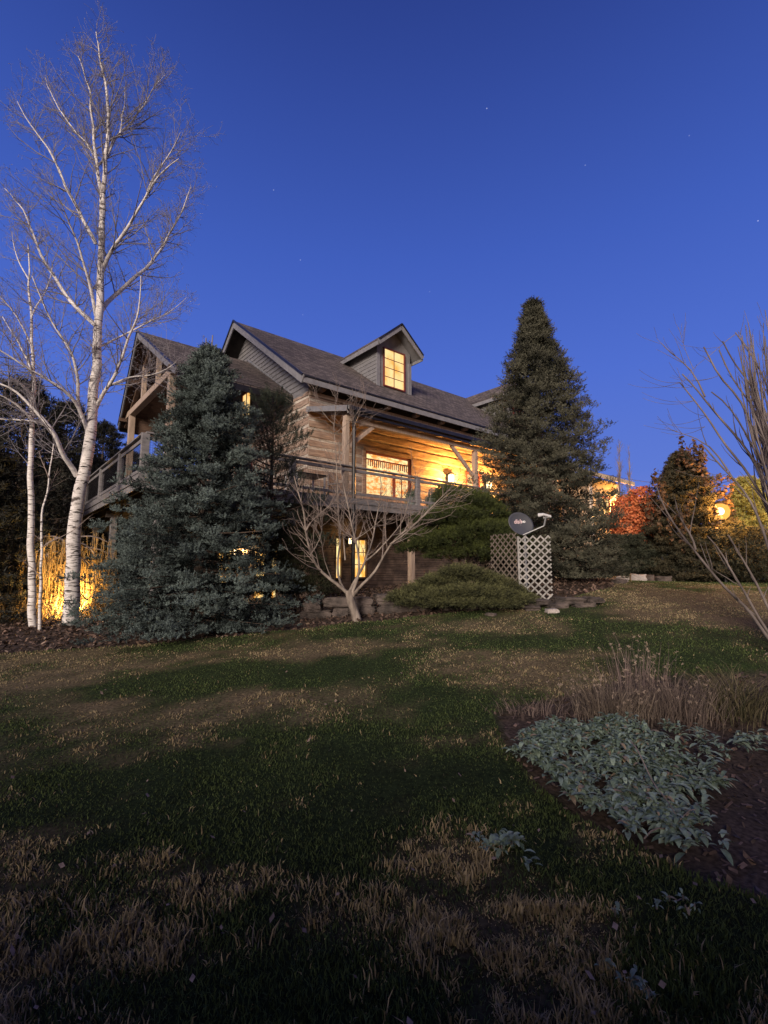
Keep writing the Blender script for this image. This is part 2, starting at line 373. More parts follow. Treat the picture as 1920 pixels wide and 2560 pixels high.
def chips():
    r = np.random.default_rng(9); n = 60000
    x = r.uniform(-12, 14, n); y = np.where(r.random(n) < .35, r.uniform(1.6, 6, n), r.uniform(7.5, 17, n))
    k = (in_bed(x, y) > .5) & (abs(x) < y * .85 + .5); x, y = x[k], y[k]; n = len(x)
    s = (.010 + .0016 * y) * (.6 + 1.2 * r.random(n)); a = r.random(n) * 6.28
    u = np.c_[np.cos(a), np.sin(a), r.normal(0, .45, n)] * s[:, None]; v = np.c_[-np.sin(a), np.cos(a), r.normal(0, .45, n)] * (s * .45)[:, None]
    P = np.c_[x, y, H(x, y) - .02 + .02 * r.random(n)]
    V = np.stack([P - u - v, P + u - v, P + u + v, P - u + v], 1).reshape(-1, 3); F = np.arange(len(V)).reshape(-1, 4)
    g = r.random((n, 1)); c = MULCH * .8 * (1 - g) + np.array([.19, .125, .095]) * g; c = c * (.6 + .8 * r.random((n, 1)))
    pale = r.random(n) < .04; c[pale] = np.array([.34, .25, .19])
    tag(np_mesh('mulch_chips', V, F, M['leaf'], col=np.repeat(c, 4, 0)), 'reddish brown bark mulch and fallen leaf litter in the planting beds', 'mulch', kind='stuff')
    # leaves dropped over the lawn
    n = 170; y = 1.6 * np.exp(r.random(n) * math.log(9 / 1.6)); x = (r.random(n) * 2 - 1) * y * .78
    k = in_bed(x, y) < .1; x, y = x[k], y[k]; n = len(x); s = .008 + .012 * r.random(n); a = r.random(n) * 6.28
    u = np.c_[np.cos(a), np.sin(a), r.normal(0, .5, n)] * s[:, None]; v = np.c_[-np.sin(a), np.cos(a), r.normal(.2, .4, n)] * (s * .7)[:, None]
    P = np.c_[x, y, H(x, y) + .035 + .012 * r.random(n)]
    V = np.stack([P - u, P - v, P + u, P + v], 1).reshape(-1, 3); c = np.array([.26, .19, .15]) * (.35 + .8 * r.random((n, 1)))
    tag(np_mesh('fallen_leaves', V, np.arange(len(V)).reshape(-1, 4), M['leaf'], col=np.repeat(c, 4, 0)), 'scattered pale dead leaves lying over the lawn', 'leaves', kind='stuff')
chips()

# ------------------------------------------------------------------ the house (u along the front, v into the depth, z up)
ANG = rad(90 - 50.5)
CO = at(768, 1240, 16.15)
HS = empty('log_house', (CO[0], CO[1], 0), 'two storey hewn log house with grey shingled gable roofs, dormer, porch and raised deck', 'house', rz=ANG)
Rv = np.array([math.cos(ANG), math.sin(ANG), 0]); Lv = np.array([-Rv[1], Rv[0], 0]); O3 = np.array([CO[0], CO[1], 0])
def W(u, v, z): return O3 + Rv * u + Lv * v + np.array([0, 0, z])
DZ = 3.74                                     # deck level

def log_wall(axis, a0, a1, z0, z1, openings, seed, course=.34, cut=None):
    """hewn logs and chinking on the plane u=0 (axis 'v') or v=0 (axis 'u'); cut(z) limits the run"""
    r = np.random.default_rng(seed); logs = MB(); ck = MB()
    pt = (lambda a, o, z: (a, -o, z)) if axis == 'u' else (lambda a, o, z: (-o, a, z))
    z = z0
    while z < z1 - .05:
        hgt = min(course * (.92 + .16 * r.random()), z1 - z); lo, hi = z, z + hgt
        A0, A1 = (a0, a1) if cut is None else cut(lo + hgt / 2)
        ivs = [(A0, A1)]
        for (p, q, zb, zt) in openings:
            if hi > zb + .02 and lo < zt - .02:
                ivs = [s for (m, n) in ivs for s in ((m, min(n, p)), (max(m, q), n)) if s[1] - s[0] > .02]
        for (m, n) in ivs:
            L_ = hi - .085; B_ = lo + .01
            k = max(2, int((n - m) / .45)); av = np.linspace(m, n, k + 1); wob = r.normal(0, .007, (4, k + 1)); P = []
            for i, a in enumerate(av):
                P += [pt(a, .0, B_), pt(a, .035 + wob[0, i], B_ + .012 + wob[2, i]), pt(a, .045 + wob[1, i], L_ - .012 + wob[3, i]), pt(a, .0, L_)]
            fs = []
            for i in range(k):
                for j in range(3): fs.append((i * 4 + j, (i + 1) * 4 + j, (i + 1) * 4 + j + 1, i * 4 + j + 1) if axis == 'u' else (i * 4 + j, i * 4 + j + 1, (i + 1) * 4 + j + 1, (i + 1) * 4 + j))
            fs += [(0, 1, 2, 3), (k * 4 + 3, k * 4 + 2, k * 4 + 1, k * 4)]
            logs.poly(P, fs)
            q0, q1 = pt(m, .008, lo - .08), pt(n, -.12, hi + .004)
            ck.box([min(q0[i], q1[i]) for i in range(3)], [max(q0[i], q1[i]) for i in range(3)])
        z = hi
    lg = logs.build('log_wall', M['log'], HS); ck.build('chinking', M['chink'], lg)

def window(parent, axis, a0, a1, z0, z1, off, cols, rows, frame, pane, fw=.06, depth=.07, bar=.022, recess=.05, name='window'):
    """a lit window: frame (with glazing bars) and pane as its sub-part"""
    pt = (lambda a, o, z: (a, off - o, z)) if axis == 'u' else (lambda a, o, z: (off - o, a, z))
    f = MB()
    def bx(mb, p, q, o0, o1, zb, zt):
        c0, c1 = pt(p, o0, zb), pt(q, o1, zt); mb.box([min(c0[i], c1[i]) for i in range(3)], [max(c0[i], c1[i]) for i in range(3)])
    bx(f, a0, a0 + fw, -recess, depth, z0, z1); bx(f, a1 - fw, a1, -recess, depth, z0, z1)
    bx(f, a0 + fw, a1 - fw, -recess, depth, z0, z0 + fw); bx(f, a0 + fw, a1 - fw, -recess, depth, z1 - fw, z1)
    for i in range(1, cols):
        a = a0 + fw + (a1 - a0 - 2 * fw) * i / cols; bx(f, a - bar / 2, a + bar / 2, -.01, .02, z0 + fw, z1 - fw)
    for i in range(1, rows):
        z = z0 + fw + (z1 - z0 - 2 * fw) * i / rows; bx(f, a0 + fw, a1 - fw, -.008, .017, z - bar / 2, z + bar / 2)
    o = f.build(name, frame, parent); g = MB(); bx(g, a0 + fw * .6, a1 - fw * .6, -recess + .002, -.025, z0 + fw * .6, z1 - fw * .6)
    g.build('pane', pane, parent if parent is not HS else o)
    return o

def house():
    WT_ = 7.62                                # wall plate
    RS, EV, EZ, RDG = .732, -.6, 7.90, 5.0     # main roof: slope, eave v, eave top z, ridge v
    UL, UR = -.6, 15.2; RZ = EZ + RS * (RDG - EV)
    log_wall('u', 0, 15, DZ, WT_, [(2.36, 4.62, 4.3, 5.95), (7.9, 8.9, 3.7, 5.9)], 1)
    log_wall('v', 0, 10, DZ, WT_ + .12, [(4.3, 6.0, 4.3, 6.3)], 2)
    m = MB(); m.box((0, .13, 3.3), (14.99, 9.99, 7.7)); m.build('wall_core', M['dark'], HS)
    # gable of lap siding on u = 0
    m = MB(); z = 7.70; e = .185; k = 0
    m.box((-.03, .0, 7.60), (.0, 10, 7.71))
    zr = lambda v: EZ + RS * (min(v, 10 - v) - EV) - .12
    while z < RZ - .3:
        v0 = max(0, (z - EZ + .12) / RS + EV); v1 = 10 - v0
        zt = z + e; va = max(0, (zt - EZ + .12) / RS + EV); vb = 10 - va
        x0, x1 = -.038, -.012
        m.poly([(x0, v0, z), (x0, v1, z), (x1, vb, zt), (x1, va, zt), (.0, v0, z), (.0, v1, z), (.0, vb, zt), (.0, va, zt)],
               [(0, 3, 2, 1), (0, 1, 5, 4), (0, 4, 7, 3), (1, 2, 6, 5)])
        z = zt
    m.build('gable_siding', M['siding'], HS)
    m = MB(); m.box((-.055, -.055, WT_ + .06), (.07, .02, 8.2)); m.build('corner_board', M['grey'], HS)
    # main roof
    m = MB()
    apL, apR = -.74, UR
    m.slab((UL, EV, EZ), (UR, EV, EZ), (apR, RDG, RZ), (apL, RDG, RZ), .09)
    m.slab((UR, 10 - EV, EZ), (UL, 10 - EV, EZ), (apL, RDG, RZ), (apR, RDG, RZ), .09)
    roof = m.build('roof', M['shingle'], HS)
    m = MB(); a = .015
    m.slab((UL + .05, EV + .05, EZ - .095), (UR - .05, EV + .05, EZ - .095), (apR - .05, RDG, RZ - .13), (apL + .07, RDG, RZ - .13), .03)
    m.slab((UR - .05, 10 - EV - .05, EZ - .095), (UL + .05, 10 - EV - .05, EZ - .095), (apL + .07, RDG, RZ - .13), (apR - .05, RDG, RZ - .13), .03)
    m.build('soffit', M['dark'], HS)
    m = MB()                                   # barge boards and eave fascia
    m.beam((UL + .01, EV, EZ - .15), (apL + .01, RDG, RZ - .15), .045, .27)
    m.beam((UL + .01, 10 - EV, EZ - .15), (apL + .01, RDG, RZ - .15), .045, .27)
    m.box((UL + .04, EV - .012, EZ - .25), (UR, EV + .03, EZ - .065))
    m.build('fascia', M['grey'], HS)
    for v0, z0, v1, z1 in ((EV - .03, EZ + .0, RDG, RZ + .02), (10 - EV + .03, EZ, RDG, RZ + .02)):
        m = MB(); m.beam((UL - .03, v0, z0 - .01), (apL - .03, v1, z1 - .01), .05, .07); m.build('drip_edge', M['gutter'], HS)
    m = MB(); m.box((UL + .02, EV - .05, EZ - .045), (UR, EV - .012, EZ + .005)); m.build('drip_edge', M['gutter'], HS)
    m = MB(); m.box((.02, -.02, WT_ + .02), (15, .0, 8.25)); m.build('eave_shade_board', M['dark'], HS)  # near-black board standing in for the shadow under the eave
    m = MB()
    for i in range(10):
        u = .40 + 1.47 * i; m = MB(); m.tube([(u, .02, 7.76), (u, -.3, 7.76)], .105, 12); m.build('log_end', M['log'], HS)

    m = MB(); m.beam((-.02, -.05, WT_ - .06), (15, -.05, WT_ - .06), .12, .13); m.build('top_log', M['wood'], HS)

    # ---- dormers
    def dormer(du, pane=None):
        u0, u1, vf = 3.96 + du, 5.82 + du, 1.25; zf = EZ + RS * (vf - EV); um = (u0 + u1) / 2
        zw = 10.62; ap = 12.02; sl = .84; ov = .32; vo = .48
        m = MB()                               # side and front walls in lap siding
        z = zf - .1
        while z < zw:
            zt = min(z + .17, zw); vb = (zt - EZ) / RS + EV
            m.poly([(u0 - .022, vf, z), (u0 - .022, vb, z), (u0 - .004, vb, zt), (u0 - .004, vf, zt)], [(0, 3, 2, 1)])
            m.poly([(u0 - .022, vf, z), (u0 - .022, vb, z), (u0 - .004, vb, z), (u0 - .004, vf, z)], [(0, 1, 2, 3)])
            m.poly([(u1 + .022, vf, z), (u1 + .022, vb, z), (u1 + .004, vb, zt), (u1 + .004, vf, zt)], [(0, 1, 2, 3)])
            z = zt
        d = m.build('dormer', M['siding'], HS)
        m = MB(); vb = (ap - .4 - EZ) / RS + EV     # box behind and front face with its gable
        zt = ap - .16
        m.poly([(u0, vf, zf - .2), (u1, vf, zf - .2), (u1, vf, zt - (u1 - um) * sl), (um, vf, zt), (u0, vf, zt - (um - u0) * sl)], [(0, 1, 2, 3, 4)])
        m.poly([(u0, vf, zf - .2), (u0, vf, zt - (um - u0) * sl), (u0, vb, zt - (um - u0) * sl)], [(0, 1, 2)])
        m.poly([(u1, vf, zf - .2), (u1, vf, zt - (u1 - um) * sl), (u1, vb, zt - (u1 - um) * sl)], [(0, 2, 1)])
        m.build('dormer_wall', M['siding'], d)
        m = MB(); m.box((u0 - .04, vf - .05, zf - .05), (u0 + .13, vf - .004, zw + .02)); m.build('corner_trim', M['grey'], d); m = MB(); m.box((u1 - .13, vf - .05, zf - .05), (u1 + .04, vf - .004, zw + .02))
        m.build('corner_trim', M['grey'], d)
        eL, eR = u0 - ov, u1 + ov; ze = ap - (um - eL) * sl; vbk = lambda z: (z - EZ) / RS + EV + .05
        m = MB()
        m.slab((eL, vbk(ze), ze), (eL, vf - vo, ze), (um, vf - vo, ap), (um, vbk(ap), ap), .06)
        m.slab((eR, vf - vo, ze), (eR, vbk(ze), ze), (um, vbk(ap), ap), (um, vf - vo, ap), .06)
        m.build('dormer_roof', M['shingle'], d)
        m = MB(); t = vf - vo - .02
        m.beam((eL, t, ze - .13), (um, t, ap - .13), .04, .20); m.beam((eR, t, ze - .13), (um, t, ap - .13), .04, .20)
        m.beam((eL, t + .02, ze - .15), (eL, vbk(ze - .1), ze - .15), .04, .18); m.beam((eR, t + .02, ze - .15), (eR, vbk(ze - .1), ze - .15), .04, .18)
        m.build('dormer_fascia', M['grey'], d)
        for ex in (eL, eR):
            m = MB(); m.beam((ex, t - .03, ze + .0), (um, t - .03, ap + .0), .05, .06); m.build('drip_edge', M['gutter'], d)
        m = MB(); m.slab((eL + .03, vbk(ze), ze - .085), (eL + .03, t + .04, ze - .085), (um, t + .04, ap - .11), (um, vbk(ap) , ap - .11), .02)
        m.slab((eR - .03, t + .04, ze - .085), (eR - .03, vbk(ze), ze - .085), (um, vbk(ap), ap - .11), (um, t + .04, ap - .11), .02)
        m.build('dormer_soffit', M['siding'], d)
        window(d, 'u', um - .62, um + .58, zf + .02, 10.98, vf - .02, 2, 4, M['redframe'], pane or M['pane'], .05, .06, .028, .0, 'window_frame')
    dormer(0); dormer(9.0, M['gutter'])
    m = MB(); m.tube([(6.6, 2.4, 9.8), (6.6, 2.4, 10.75)], .05, 10); m.tube([(6.6, 2.4, 10.75), (6.6, 2.4, 10.85)], .075, 10); m.build('vent_pipe', M['white'], HS)

    # ---- low roof of the side porch (ridge along u)
    LR, LZ, LE = 5.0, 10.38, 1.05; LS = (LZ - 7.78) / (LR - LE); ULa, ULe = -4.35, -4.05
    m = MB()
    m.slab((ULe, LE, 7.78), (-.02, LE, 7.78), (-.02, LR, LZ), (ULa, LR, LZ), .08)
    m.slab((-.02, 10 - LE, 7.78), (ULe, 10 - LE, 7.78), (ULa, LR, LZ), (-.02, LR, LZ), .08)
    m.build('side_porch_roof', M['shingle'], HS)
    m = MB()
    m.slab((ULe + .05, LE + .04, 7.69), (-.02, LE + .04, 7.69), (-.02, LR, LZ - .12), (ULa + .06, LR, LZ - .12), .03)
    m.slab((-.02, 10 - LE - .04, 7.69), (ULe + .05, 10 - LE - .04, 7.69), (ULa + .06, LR, LZ - .12), (-.02, LR, LZ - .12), .03)
    m.build('side_porch_ceiling', M['soffit'], HS)
    m = MB()
    m.beam((ULe, LE, 7.64), (ULa, LR, LZ - .14), .045, .22); m.build('rake_board', M['grey'], HS); m = MB(); m.beam((ULe, 10 - LE, 7.64), (ULa, LR, LZ - .14), .045, .22); m.build('rake_board', M['grey'], HS); m = MB()
    m.box((ULe + .03, LE - .02, 7.50), (-.03, LE + .02, 7.71)); m.build('side_porch_fascia', M['gutter'], HS); m = MB(); m.box((ULe + .03, 10 - LE - .02, 7.50), (-.03, 10 - LE + .02, 7.71))
    m.build('side_porch_fascia', M['gutter'], HS)
    m = MB(); m.beam((-.035, LE + .1, 7.90), (-.035, LR, LZ + .10), .05, .05); m.build('flashing', M['metal'], HS)
    m = MB(); tz = 7.92                          # timber frame of the side porch
    for v_ in (LE, 10 - LE):
        m = MB(); m.beam((ULe - .03, v_, 7.77), (ULa - .03, LR, LZ - .0), .05, .06); m.build('drip_edge', M['gutter'], HS)
    for v in (2.3, 7.7):
        m = MB(); m.box((-3.92, v - .11, DZ), (-3.70, v + .11, tz)); m.build('porch_post', M['wood'], HS, .01)
    m = MB(); m.box((-3.93, 1.6, tz), (-3.69, 8.4, tz + .24)); m.build('tie_beam', M['wood'], HS, .01)
    m = MB()
    for v in (4.0, 6.0): m = MB(); m.box((-3.89, v - .08, tz + .24), (-3.73, v + .08, LZ - .25 - LS * abs(v - LR))); m.build('queen_post', M['wood'], HS, .01)
    m = MB(); m.beam((-3.81, 1.3, 7.70), (-3.81, LR, LZ - .27), .14, .20); m.beam((-3.81, 8.7, 7.70), (-3.81, LR, LZ - .27), .14, .20)
    for v in (1.6, 3.3, 6.7, 8.4):
        zz = LZ - .25 - LS * abs(v - LR); m.beam((-4.15, v, zz), (0, v, zz), .16, .18)
    m.beam((-4.2, LR, LZ - .28), (0, LR, LZ - .28), .18, .2)
    m.build('roof_timbers', M['soffit'], HS)
    m = MB(); m.box((-3.85, 7.75, 7.2), (-.1, 7.83, 7.9)); m.build('side_plate', M['soffit'], HS)

    # ---- front porch
    P0, P1 = -.12, 13.0
    m = MB(); m.slab((P0, -2.42, 6.50), (P1, -2.42, 6.50), (P1, -.06, 7.08), (P0, -.06, 7.08), .05); m.build('porch_roof', M['shingle'], HS)
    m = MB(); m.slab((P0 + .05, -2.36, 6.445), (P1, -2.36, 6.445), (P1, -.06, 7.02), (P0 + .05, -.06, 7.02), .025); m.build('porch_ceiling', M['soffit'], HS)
    m = MB(); m.beam((P0, -2.42, 6.40), (P0, -.06, 6.98), .04, .17); m.build('end_fascia', M['grey'], HS)
    m = MB(); m.beam((P0, -2.46, 6.42), (P1, -2.46, 6.42), .10, .13); m.beam((P0 + .03, -2.40, 6.33), (P1, -2.40, 6.33), .03, .16)
    m.build('porch_gutter', M['gutter'], HS, .01)
    m = MB(); m.box((.0, -2.2, 6.10), (P1 - .1, -2.02, 6.28)); m.build('porch_beam', M['wood'], HS, .008)
    m = MB()
    for i in range(14):
        u = .5 + i * .95; m.beam((u, -2.3, 6.38), (u, -.08, 6.93), .09, .13)
    m.build('rafters', M['wood'], HS)
    for u in (.06, 6.05, 12.0):
        m = MB(); m.box((u - .085, -2.195, DZ), (u + .085, -2.025, 6.10)); m.build('porch_post', M['wood'], HS, .01)
    m = MB(); m.beam((.13, -2.11, 5.30), (1.12, -2.11, 6.12), .10, .12); m.build('brace', M['wood'], HS, .008)
    m = MB(); m.beam((5.98, -2.11, 5.10), (4.75, -2.11, 6.12), .10, .13); m.build('brace', M['wood'], HS, .008)
    m = MB(); m.tube([(P0 + .3, -2.47, 6.38), (P0 + .34, -2.40, 6.22), (.23, -2.28, 6.02), (.26, -2.26, 5.9), (.26, -2.26, 1.2)], .06, 10); m.build('downspout', M['gutter'], HS)
    w = window(HS, 'u', 2.36, 4.62, 4.3, 5.95, .02, 1, 1, M['redframe'], M['room'], .07, .08, .03, .09)
    m = MB(); m.box((2.24, -.10, 4.18), (2.36, .0, 6.07)); m.box((4.62, -.10, 4.18), (4.74, .0, 6.07)); m.box((2.24, -.1, 5.95), (4.74, .0, 6.09)); m.box((2.24, -.11, 4.16), (4.74, .0, 4.3))
    m.build('window_trim', M['log'], w)
    m = MB(); r = np.random.default_rng(4)          # valance with tassels and things standing at the window
    m.box((2.44, .03, 5.66), (4.54, .036, 5.71))
    for i in range(20):
        u = 2.55 + i * .1; m.box((u, .03, 5.40 + .04 * r.random()), (u + .045, .036, 5.66))
    m.box((3.75, .03, 4.37), (3.9, .036, 5.3)); m.box((4.2, .03, 4.37), (4.24, .036, 5.3))
    m.build('valance', M['lace'], w)
    w = window(HS, 'u', 7.9, 8.9, 3.76, 5.9, .02, 2, 4, M['redframe'], M['room'], .08, .08, .03, .09, 'porch_door')
    window(HS, 'v', 4.3, 6.0, 4.3, 6.3, .02, 2, 2, M['redframe'], M['pane'], .07, .08, .03, .09)
    m = MB(); 
    m.poly([(-.05, 4.6, 7.95), (-.05, 5.4, 7.95), (-.05, 5.4, 9.0), (-.05, 4.6, 9.0)], [(0, 3, 2, 1)])
    f = MB(); f.box((-.09, 4.5, 7.87), (-.04, 4.6, 9.1)); f.box((-.09, 5.4, 7.87), (-.04, 5.5, 9.1)); f.box((-.09, 4.6, 9.0), (-.04, 5.4, 9.1)); f.box((-.09, 4.6, 7.87), (-.04, 5.4, 7.95)); f.box((-.08, 4.98, 7.95), (-.055, 5.02, 9.0))
    w = f.build('window', M['redframe'], HS); m.build('pane', M['pane'], w)

    # ---- deck
    DU, DV, DF, DE = -5.62, 11.0, -2.28, 13.0
    m = MB(); w_ = .14
    v = DF
    while v < DV:
        m.box((DU, v, DZ - .035), (DE if v < -.12 else -.02, v + w_ - .006, DZ)); v += w_
    m.build('deck_floor', M['deck'], HS)
    m = MB()
    m.box((DU - .03, DF - .03, 3.40), (DE, DF, DZ - .04)); m.box((DU - .03, DF, 3.40), (DU, DV, DZ - .04))
    m.box((DU - .06, DF - .06, 3.56), (DE, DF - .032, DZ - .02)); m.box((DU - .06, DF - .032, 3.56), (DU - .032, DV, DZ - .02))
    m.build('deck_fascia', M['deck'], HS)
    m = MB()
    for i in range(46):
        u = DU + .2 + i * .405; m.box((u, DF + .02, 3.46), (u + .045, (-.01 if u > -.1 else DV), DZ - .045))
    m.box((DU + .3, -1.95, 3.22), (DE, -1.8, 3.455)); m.box((DU + .3, 3.0, 3.22), (-.1, 3.15, 3.455)); m.box((DU + .3, 9.0, 3.22), (-.1, 9.15, 3.455))
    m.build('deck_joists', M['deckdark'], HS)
    # supports
    def sup(u, v, mt, s=.09):
        w_ = W(u, v, 0); z = float(H(w_[0], w_[1])) - .1
        m = MB(); m.box((u - s, v - s, z), (u + s, v + s, 3.22)); m.build('deck_support', mt, HS, .008)
    for u, v in ((-5.1, -1.87), (-5.1, 3.07), (-5.1, 9.07), (-1.6, -1.87), (2.95, -1.87), (7.0, -1.87)): sup(u, v, M['deck'] if u < 0 else M['wood'])
    sup(-5.1, 6.0, M['deck'])
    # railings
    def rail(axis, a0, a1, off, posts, skip=()):
        pt = (lambda a, o, z: (a, off + o, z)) if axis == 'u' else (lambda a, o, z: (off + o, a, z))
        def bx(m, p, q, o0, o1, zb, zt):
            c0, c1 = pt(p, o0, zb), pt(q, o1, zt); m.box([min(c0[i], c1[i]) for i in range(3)], [max(c0[i], c1[i]) for i in range(3)])
        m = MB(); bx(m, a0, a1, -.075, .075, DZ + .935, DZ + .975); bx(m, a0, a1, -.022, .022, DZ + .80, DZ + .885); bx(m, a0, a1, -.022, .022, DZ + .10, DZ + .18)
        o = m.build('railing', M['deck'], HS, .004)
        for p in posts:
            if p in skip: continue
            m = MB(); bx(m, p - .085, p + .085, -.06, .06, DZ, DZ + .934); m.build('rail_post', M['deck'], o, .006)
        m = MB(); n = int((a1 - a0) / .055)
        for i in range(n):
            a = a0 + i * .055; bx(m, a, a + .004, -.002, .002, DZ + .18, DZ + .80)
        for k in range(1, 11): bx(m, a0, a1, -.0015, .0015, DZ + .18 + k * .056, DZ + .183 + k * .056)
        m.build('wire_mesh', M['gutter'], o)
    rail('u', DU + .07, DE, -2.20, [-5.55, -3.65, -1.78, 2.95, 8.3, 10.4])
    rail('v', -2.12, DV, DU + .08, [.3, 2.9, 5.6, 8.3, 10.9])
    # stairs with a rail going down at the far left
    m = MB()
    for i in range(9):
        v = DV + i * .28; m.box((DU, v, DZ - .2 * (i + 1)), (DU + 1.2, v + .28, DZ - .2 * (i + 1) + .04))
    m.beam((DU, DV, DZ - .15), (DU, DV + 2.6, DZ - 2.0), .05, .28); m.beam((DU + 1.2, DV, DZ - .15), (DU + 1.2, DV + 2.6, DZ - 2.0), .05, .28)
    m.beam((DU, DV, DZ + .9), (DU, DV + 2.6, DZ - .95), .06, .09)
    m.build('deck_stairs', M['deck'], HS)

    # ---- lower storey: dry stacked stone
    r = np.random.default_rng(12)
    def stones(axis, a0, a1, z0, z1, openings, o0=0):
        m = MB(); z = z0
        while z < z1:
            h = r.uniform(.05, .13); a = a0
            while a < a1:
                l = r.uniform(.16, .55); e = min(a + l, a1); ok = True
                for (p, q, zb, zt) in openings:
                    if z + h > zb and z < zt and e > p and a < q:
                        if a < p - .04: e = p
                        elif e > q + .04 and a < q: a = q; ok = e - a > .03
                        else: ok = False
                if ok:
                    d = r.uniform(.015, .065); j = r.uniform(0, .012)
                    if axis == 'u': m.box((a + .005, -d, z + .005 + j), (e - .005, .12, min(z + h, z1) - .002))
                    else: m.box((-d, a + .005, z + .005 + j), (.12, e - .005, min(z + h, z1) - .002))
                a = max(e, a + .02)
            z += h
        m.build('stone_wall', M['stone'], HS)
    ou = [(1.12, 1.42, 1.3, 2.72), (1.80, 2.52, 1.3, 2.72)]
    stones('u', 0, 11, .3, 3.42, ou)
    ov = [(1.9, 4.0, .35, 2.4), (6.0, 7.7, 1.0, 2.5)]
    stones('v', .0, 10, -.1, 3.42, ov)
    m = MB(); m.box((.13, .14, -.3), (14.9, 9.9, 3.3)); m.build('lower_wall_core', M['dark'], HS)
    window(HS, 'u', 1.12, 1.42, 1.3, 2.72, .02, 1, 2, M['soffit'], M['lowpane'], .04, .07, .02, .08)
    window(HS, 'u', 1.80, 2.52, 1.3, 2.72, .02, 2, 3, M['soffit'], M['lowpane'], .06, .07, .025, .08)
    window(HS, 'v', 1.9, 4.0, .35, 2.4, .02, 2, 1, M['soffit'], M['lowpane'], .08, .07, .05, .08, 'patio_door')
    window(HS, 'v', 6.0, 7.7, 1.0, 2.5, .02, 2, 2, M['soffit'], M['lowpane'], .07, .07, .04, .08)

    # ---- the low wing at the far right
    m = MB(); m.box((15.3, .0, .6), (22.0, 7, 7.0)); m.build('wing_wall', M['yard'], HS)
    m = MB(); m.slab((15.25, -.75, 7.02), (22.7, -.75, 7.02), (22.7, 3.4, 8.7), (15.25, 3.4, 8.7), .1)
    m.slab((22.7, 7.6, 7.02), (15.25, 7.6, 7.02), (15.25, 3.4, 8.7), (22.7, 3.4, 8.7), .1); m.build('wing_roof', M['shingle'], HS)
    m = MB(); m.box((15.3, -.80, 6.82), (22.75, -.752, 7.05)); m.beam((22.72, -.75, 6.92), (22.72, 3.4, 8.60), .04, .2); m.build('wing_fascia', M['yard'], HS)
    m = MB(); m.box((21.7, -.14, 1.2), (21.98, -.01, 6.9)); m.box((18.6, -.1, 1.2), (18.8, -.01, 6.9)); m.build('wing_trim', M['white'], HS)
    window(HS, 'u', 19.6, 20.9, 4.2, 6.0, -.02, 2, 3, M['redframe'], M['pane'], .08, .05, .04, .0)
house()

# ------------------------------------------------------------------ lights that hang on the house
def lantern(loc, label, power, group='wall lanterns of the porch', s=1, col=(1, .60, .22), mt=None):
    e = empty('wall_lantern', loc, label, 'lantern', group, rz=ANG)
    m = MB()
    m.box((-.07 * s, .13 * s, -.12 * s), (.07 * s, .17 * s, .14 * s)); m.beam((0, .15 * s, .12 * s), (0, 0, .20 * s), .02 * s, .02 * s)
    m.poly([(-.12 * s, -.12 * s, .13 * s), (.12 * s, -.12 * s, .13 * s), (.12 * s, .12 * s, .13 * s), (-.12 * s, .12 * s, .13 * s), (0, 0, .24 * s)], [(0, 3, 2, 1), (0, 1, 4), (1, 2, 4), (2, 3, 4), (3, 0, 4)])
    for sx in (-1, 1):
        for sy in (-1, 1): m.box((sx * .085 * s - .008, sy * .085 * s - .008, -.14 * s), (sx * .085 * s + .008, sy * .085 * s + .008, .13 * s))
    m.box((-.1 * s, -.1 * s, -.16 * s), (.1 * s, .1 * s, -.14 * s)); m.build('lantern_frame', M['gutter'], e)
    m = MB(); m.box((-.07 * s, -.07 * s, -.135 * s), (.07 * s, .07 * s, .125 * s)); m.build('lantern_glass', mt or M['paper'], e, .01)
    l = bpy.data.lights.new('lantern_light', 'POINT'); l.energy = power; l.color = col; l.shadow_soft_size = .09
    o = bpy.data.objects.new('lantern_light', l); COL.objects.link(o); o.location = W_(loc, -.28); return e
def W_(loc, dv): return Vector([float(c) for c in (np.asarray(loc) + Lv * dv)])
lantern(W(6.75, -.24, 5.42), 'glowing square wall lantern on the log porch wall just left of the second timber post', 950, s=1.25, col=(1, .42, .085))
lantern(W(9.25, -.24, 5.42), 'glowing square wall lantern at the porch end beside the tall spruce', 850, s=1.25, col=(1, .42, .085))
lantern(W(1.62, -.24, 2.60), 'small bright lantern on the stone wall between the two lit lower windows', 12, s=.7, mt=M['bulb'])
lantern(W(-.24, 5.2, 2.35), 'lantern on the stone wall under the side deck behind the blue fir', 260, s=.9, mt=M['bulb'])
lantern(W(21.3, -.24, 5.1), 'lantern on the cream wall of the far wing', 1100, s=.9, mt=M['bulb'], col=(1, .48, .12))

# ------------------------------------------------------------------ things on the deck
def chair(u, v, rz, label):
    p = W(u, v, DZ); e = empty('patio_chair', p, label, 'chair', 'chairs on the porch', rz=ANG + rz)
    m = MB(); m.box((-.27, -.25, .40), (.27, .27, .44)); m.build('seat', M['deck'], e, .01)
    m = MB()
    for i in range(6): m.box((-.25 + i * .088, .24, .46), (-.19 + i * .088, .265, 1.0 + .06 * math.sin((i + .5) / 6 * math.pi)))
    m.tube([(-.27, .25, .95)] + [(-.27 + .54 * k / 8, .25, .97 + .12 * math.sin(k / 8 * math.pi)) for k in range(1, 8)] + [(.27, .25, .95)], .018, 6)
    m.build('backrest', M['deck'], e)
    for sx in (-.25, .25):
        for sy in (-.23, .24):
            m = MB(); m.box((sx - .02, sy - .02, 0), (sx + .02, sy + .02, .40 if sy < 0 else .95)); m.build('leg', M['deck'], e)
        m = MB(); m.box((sx - .035, -.27, .64), (sx + .035, .24, .665)); m.box((sx - .015, -.25, .44), (sx + .015, -.21, .64)); m.build('armrest', M['deck'], e)
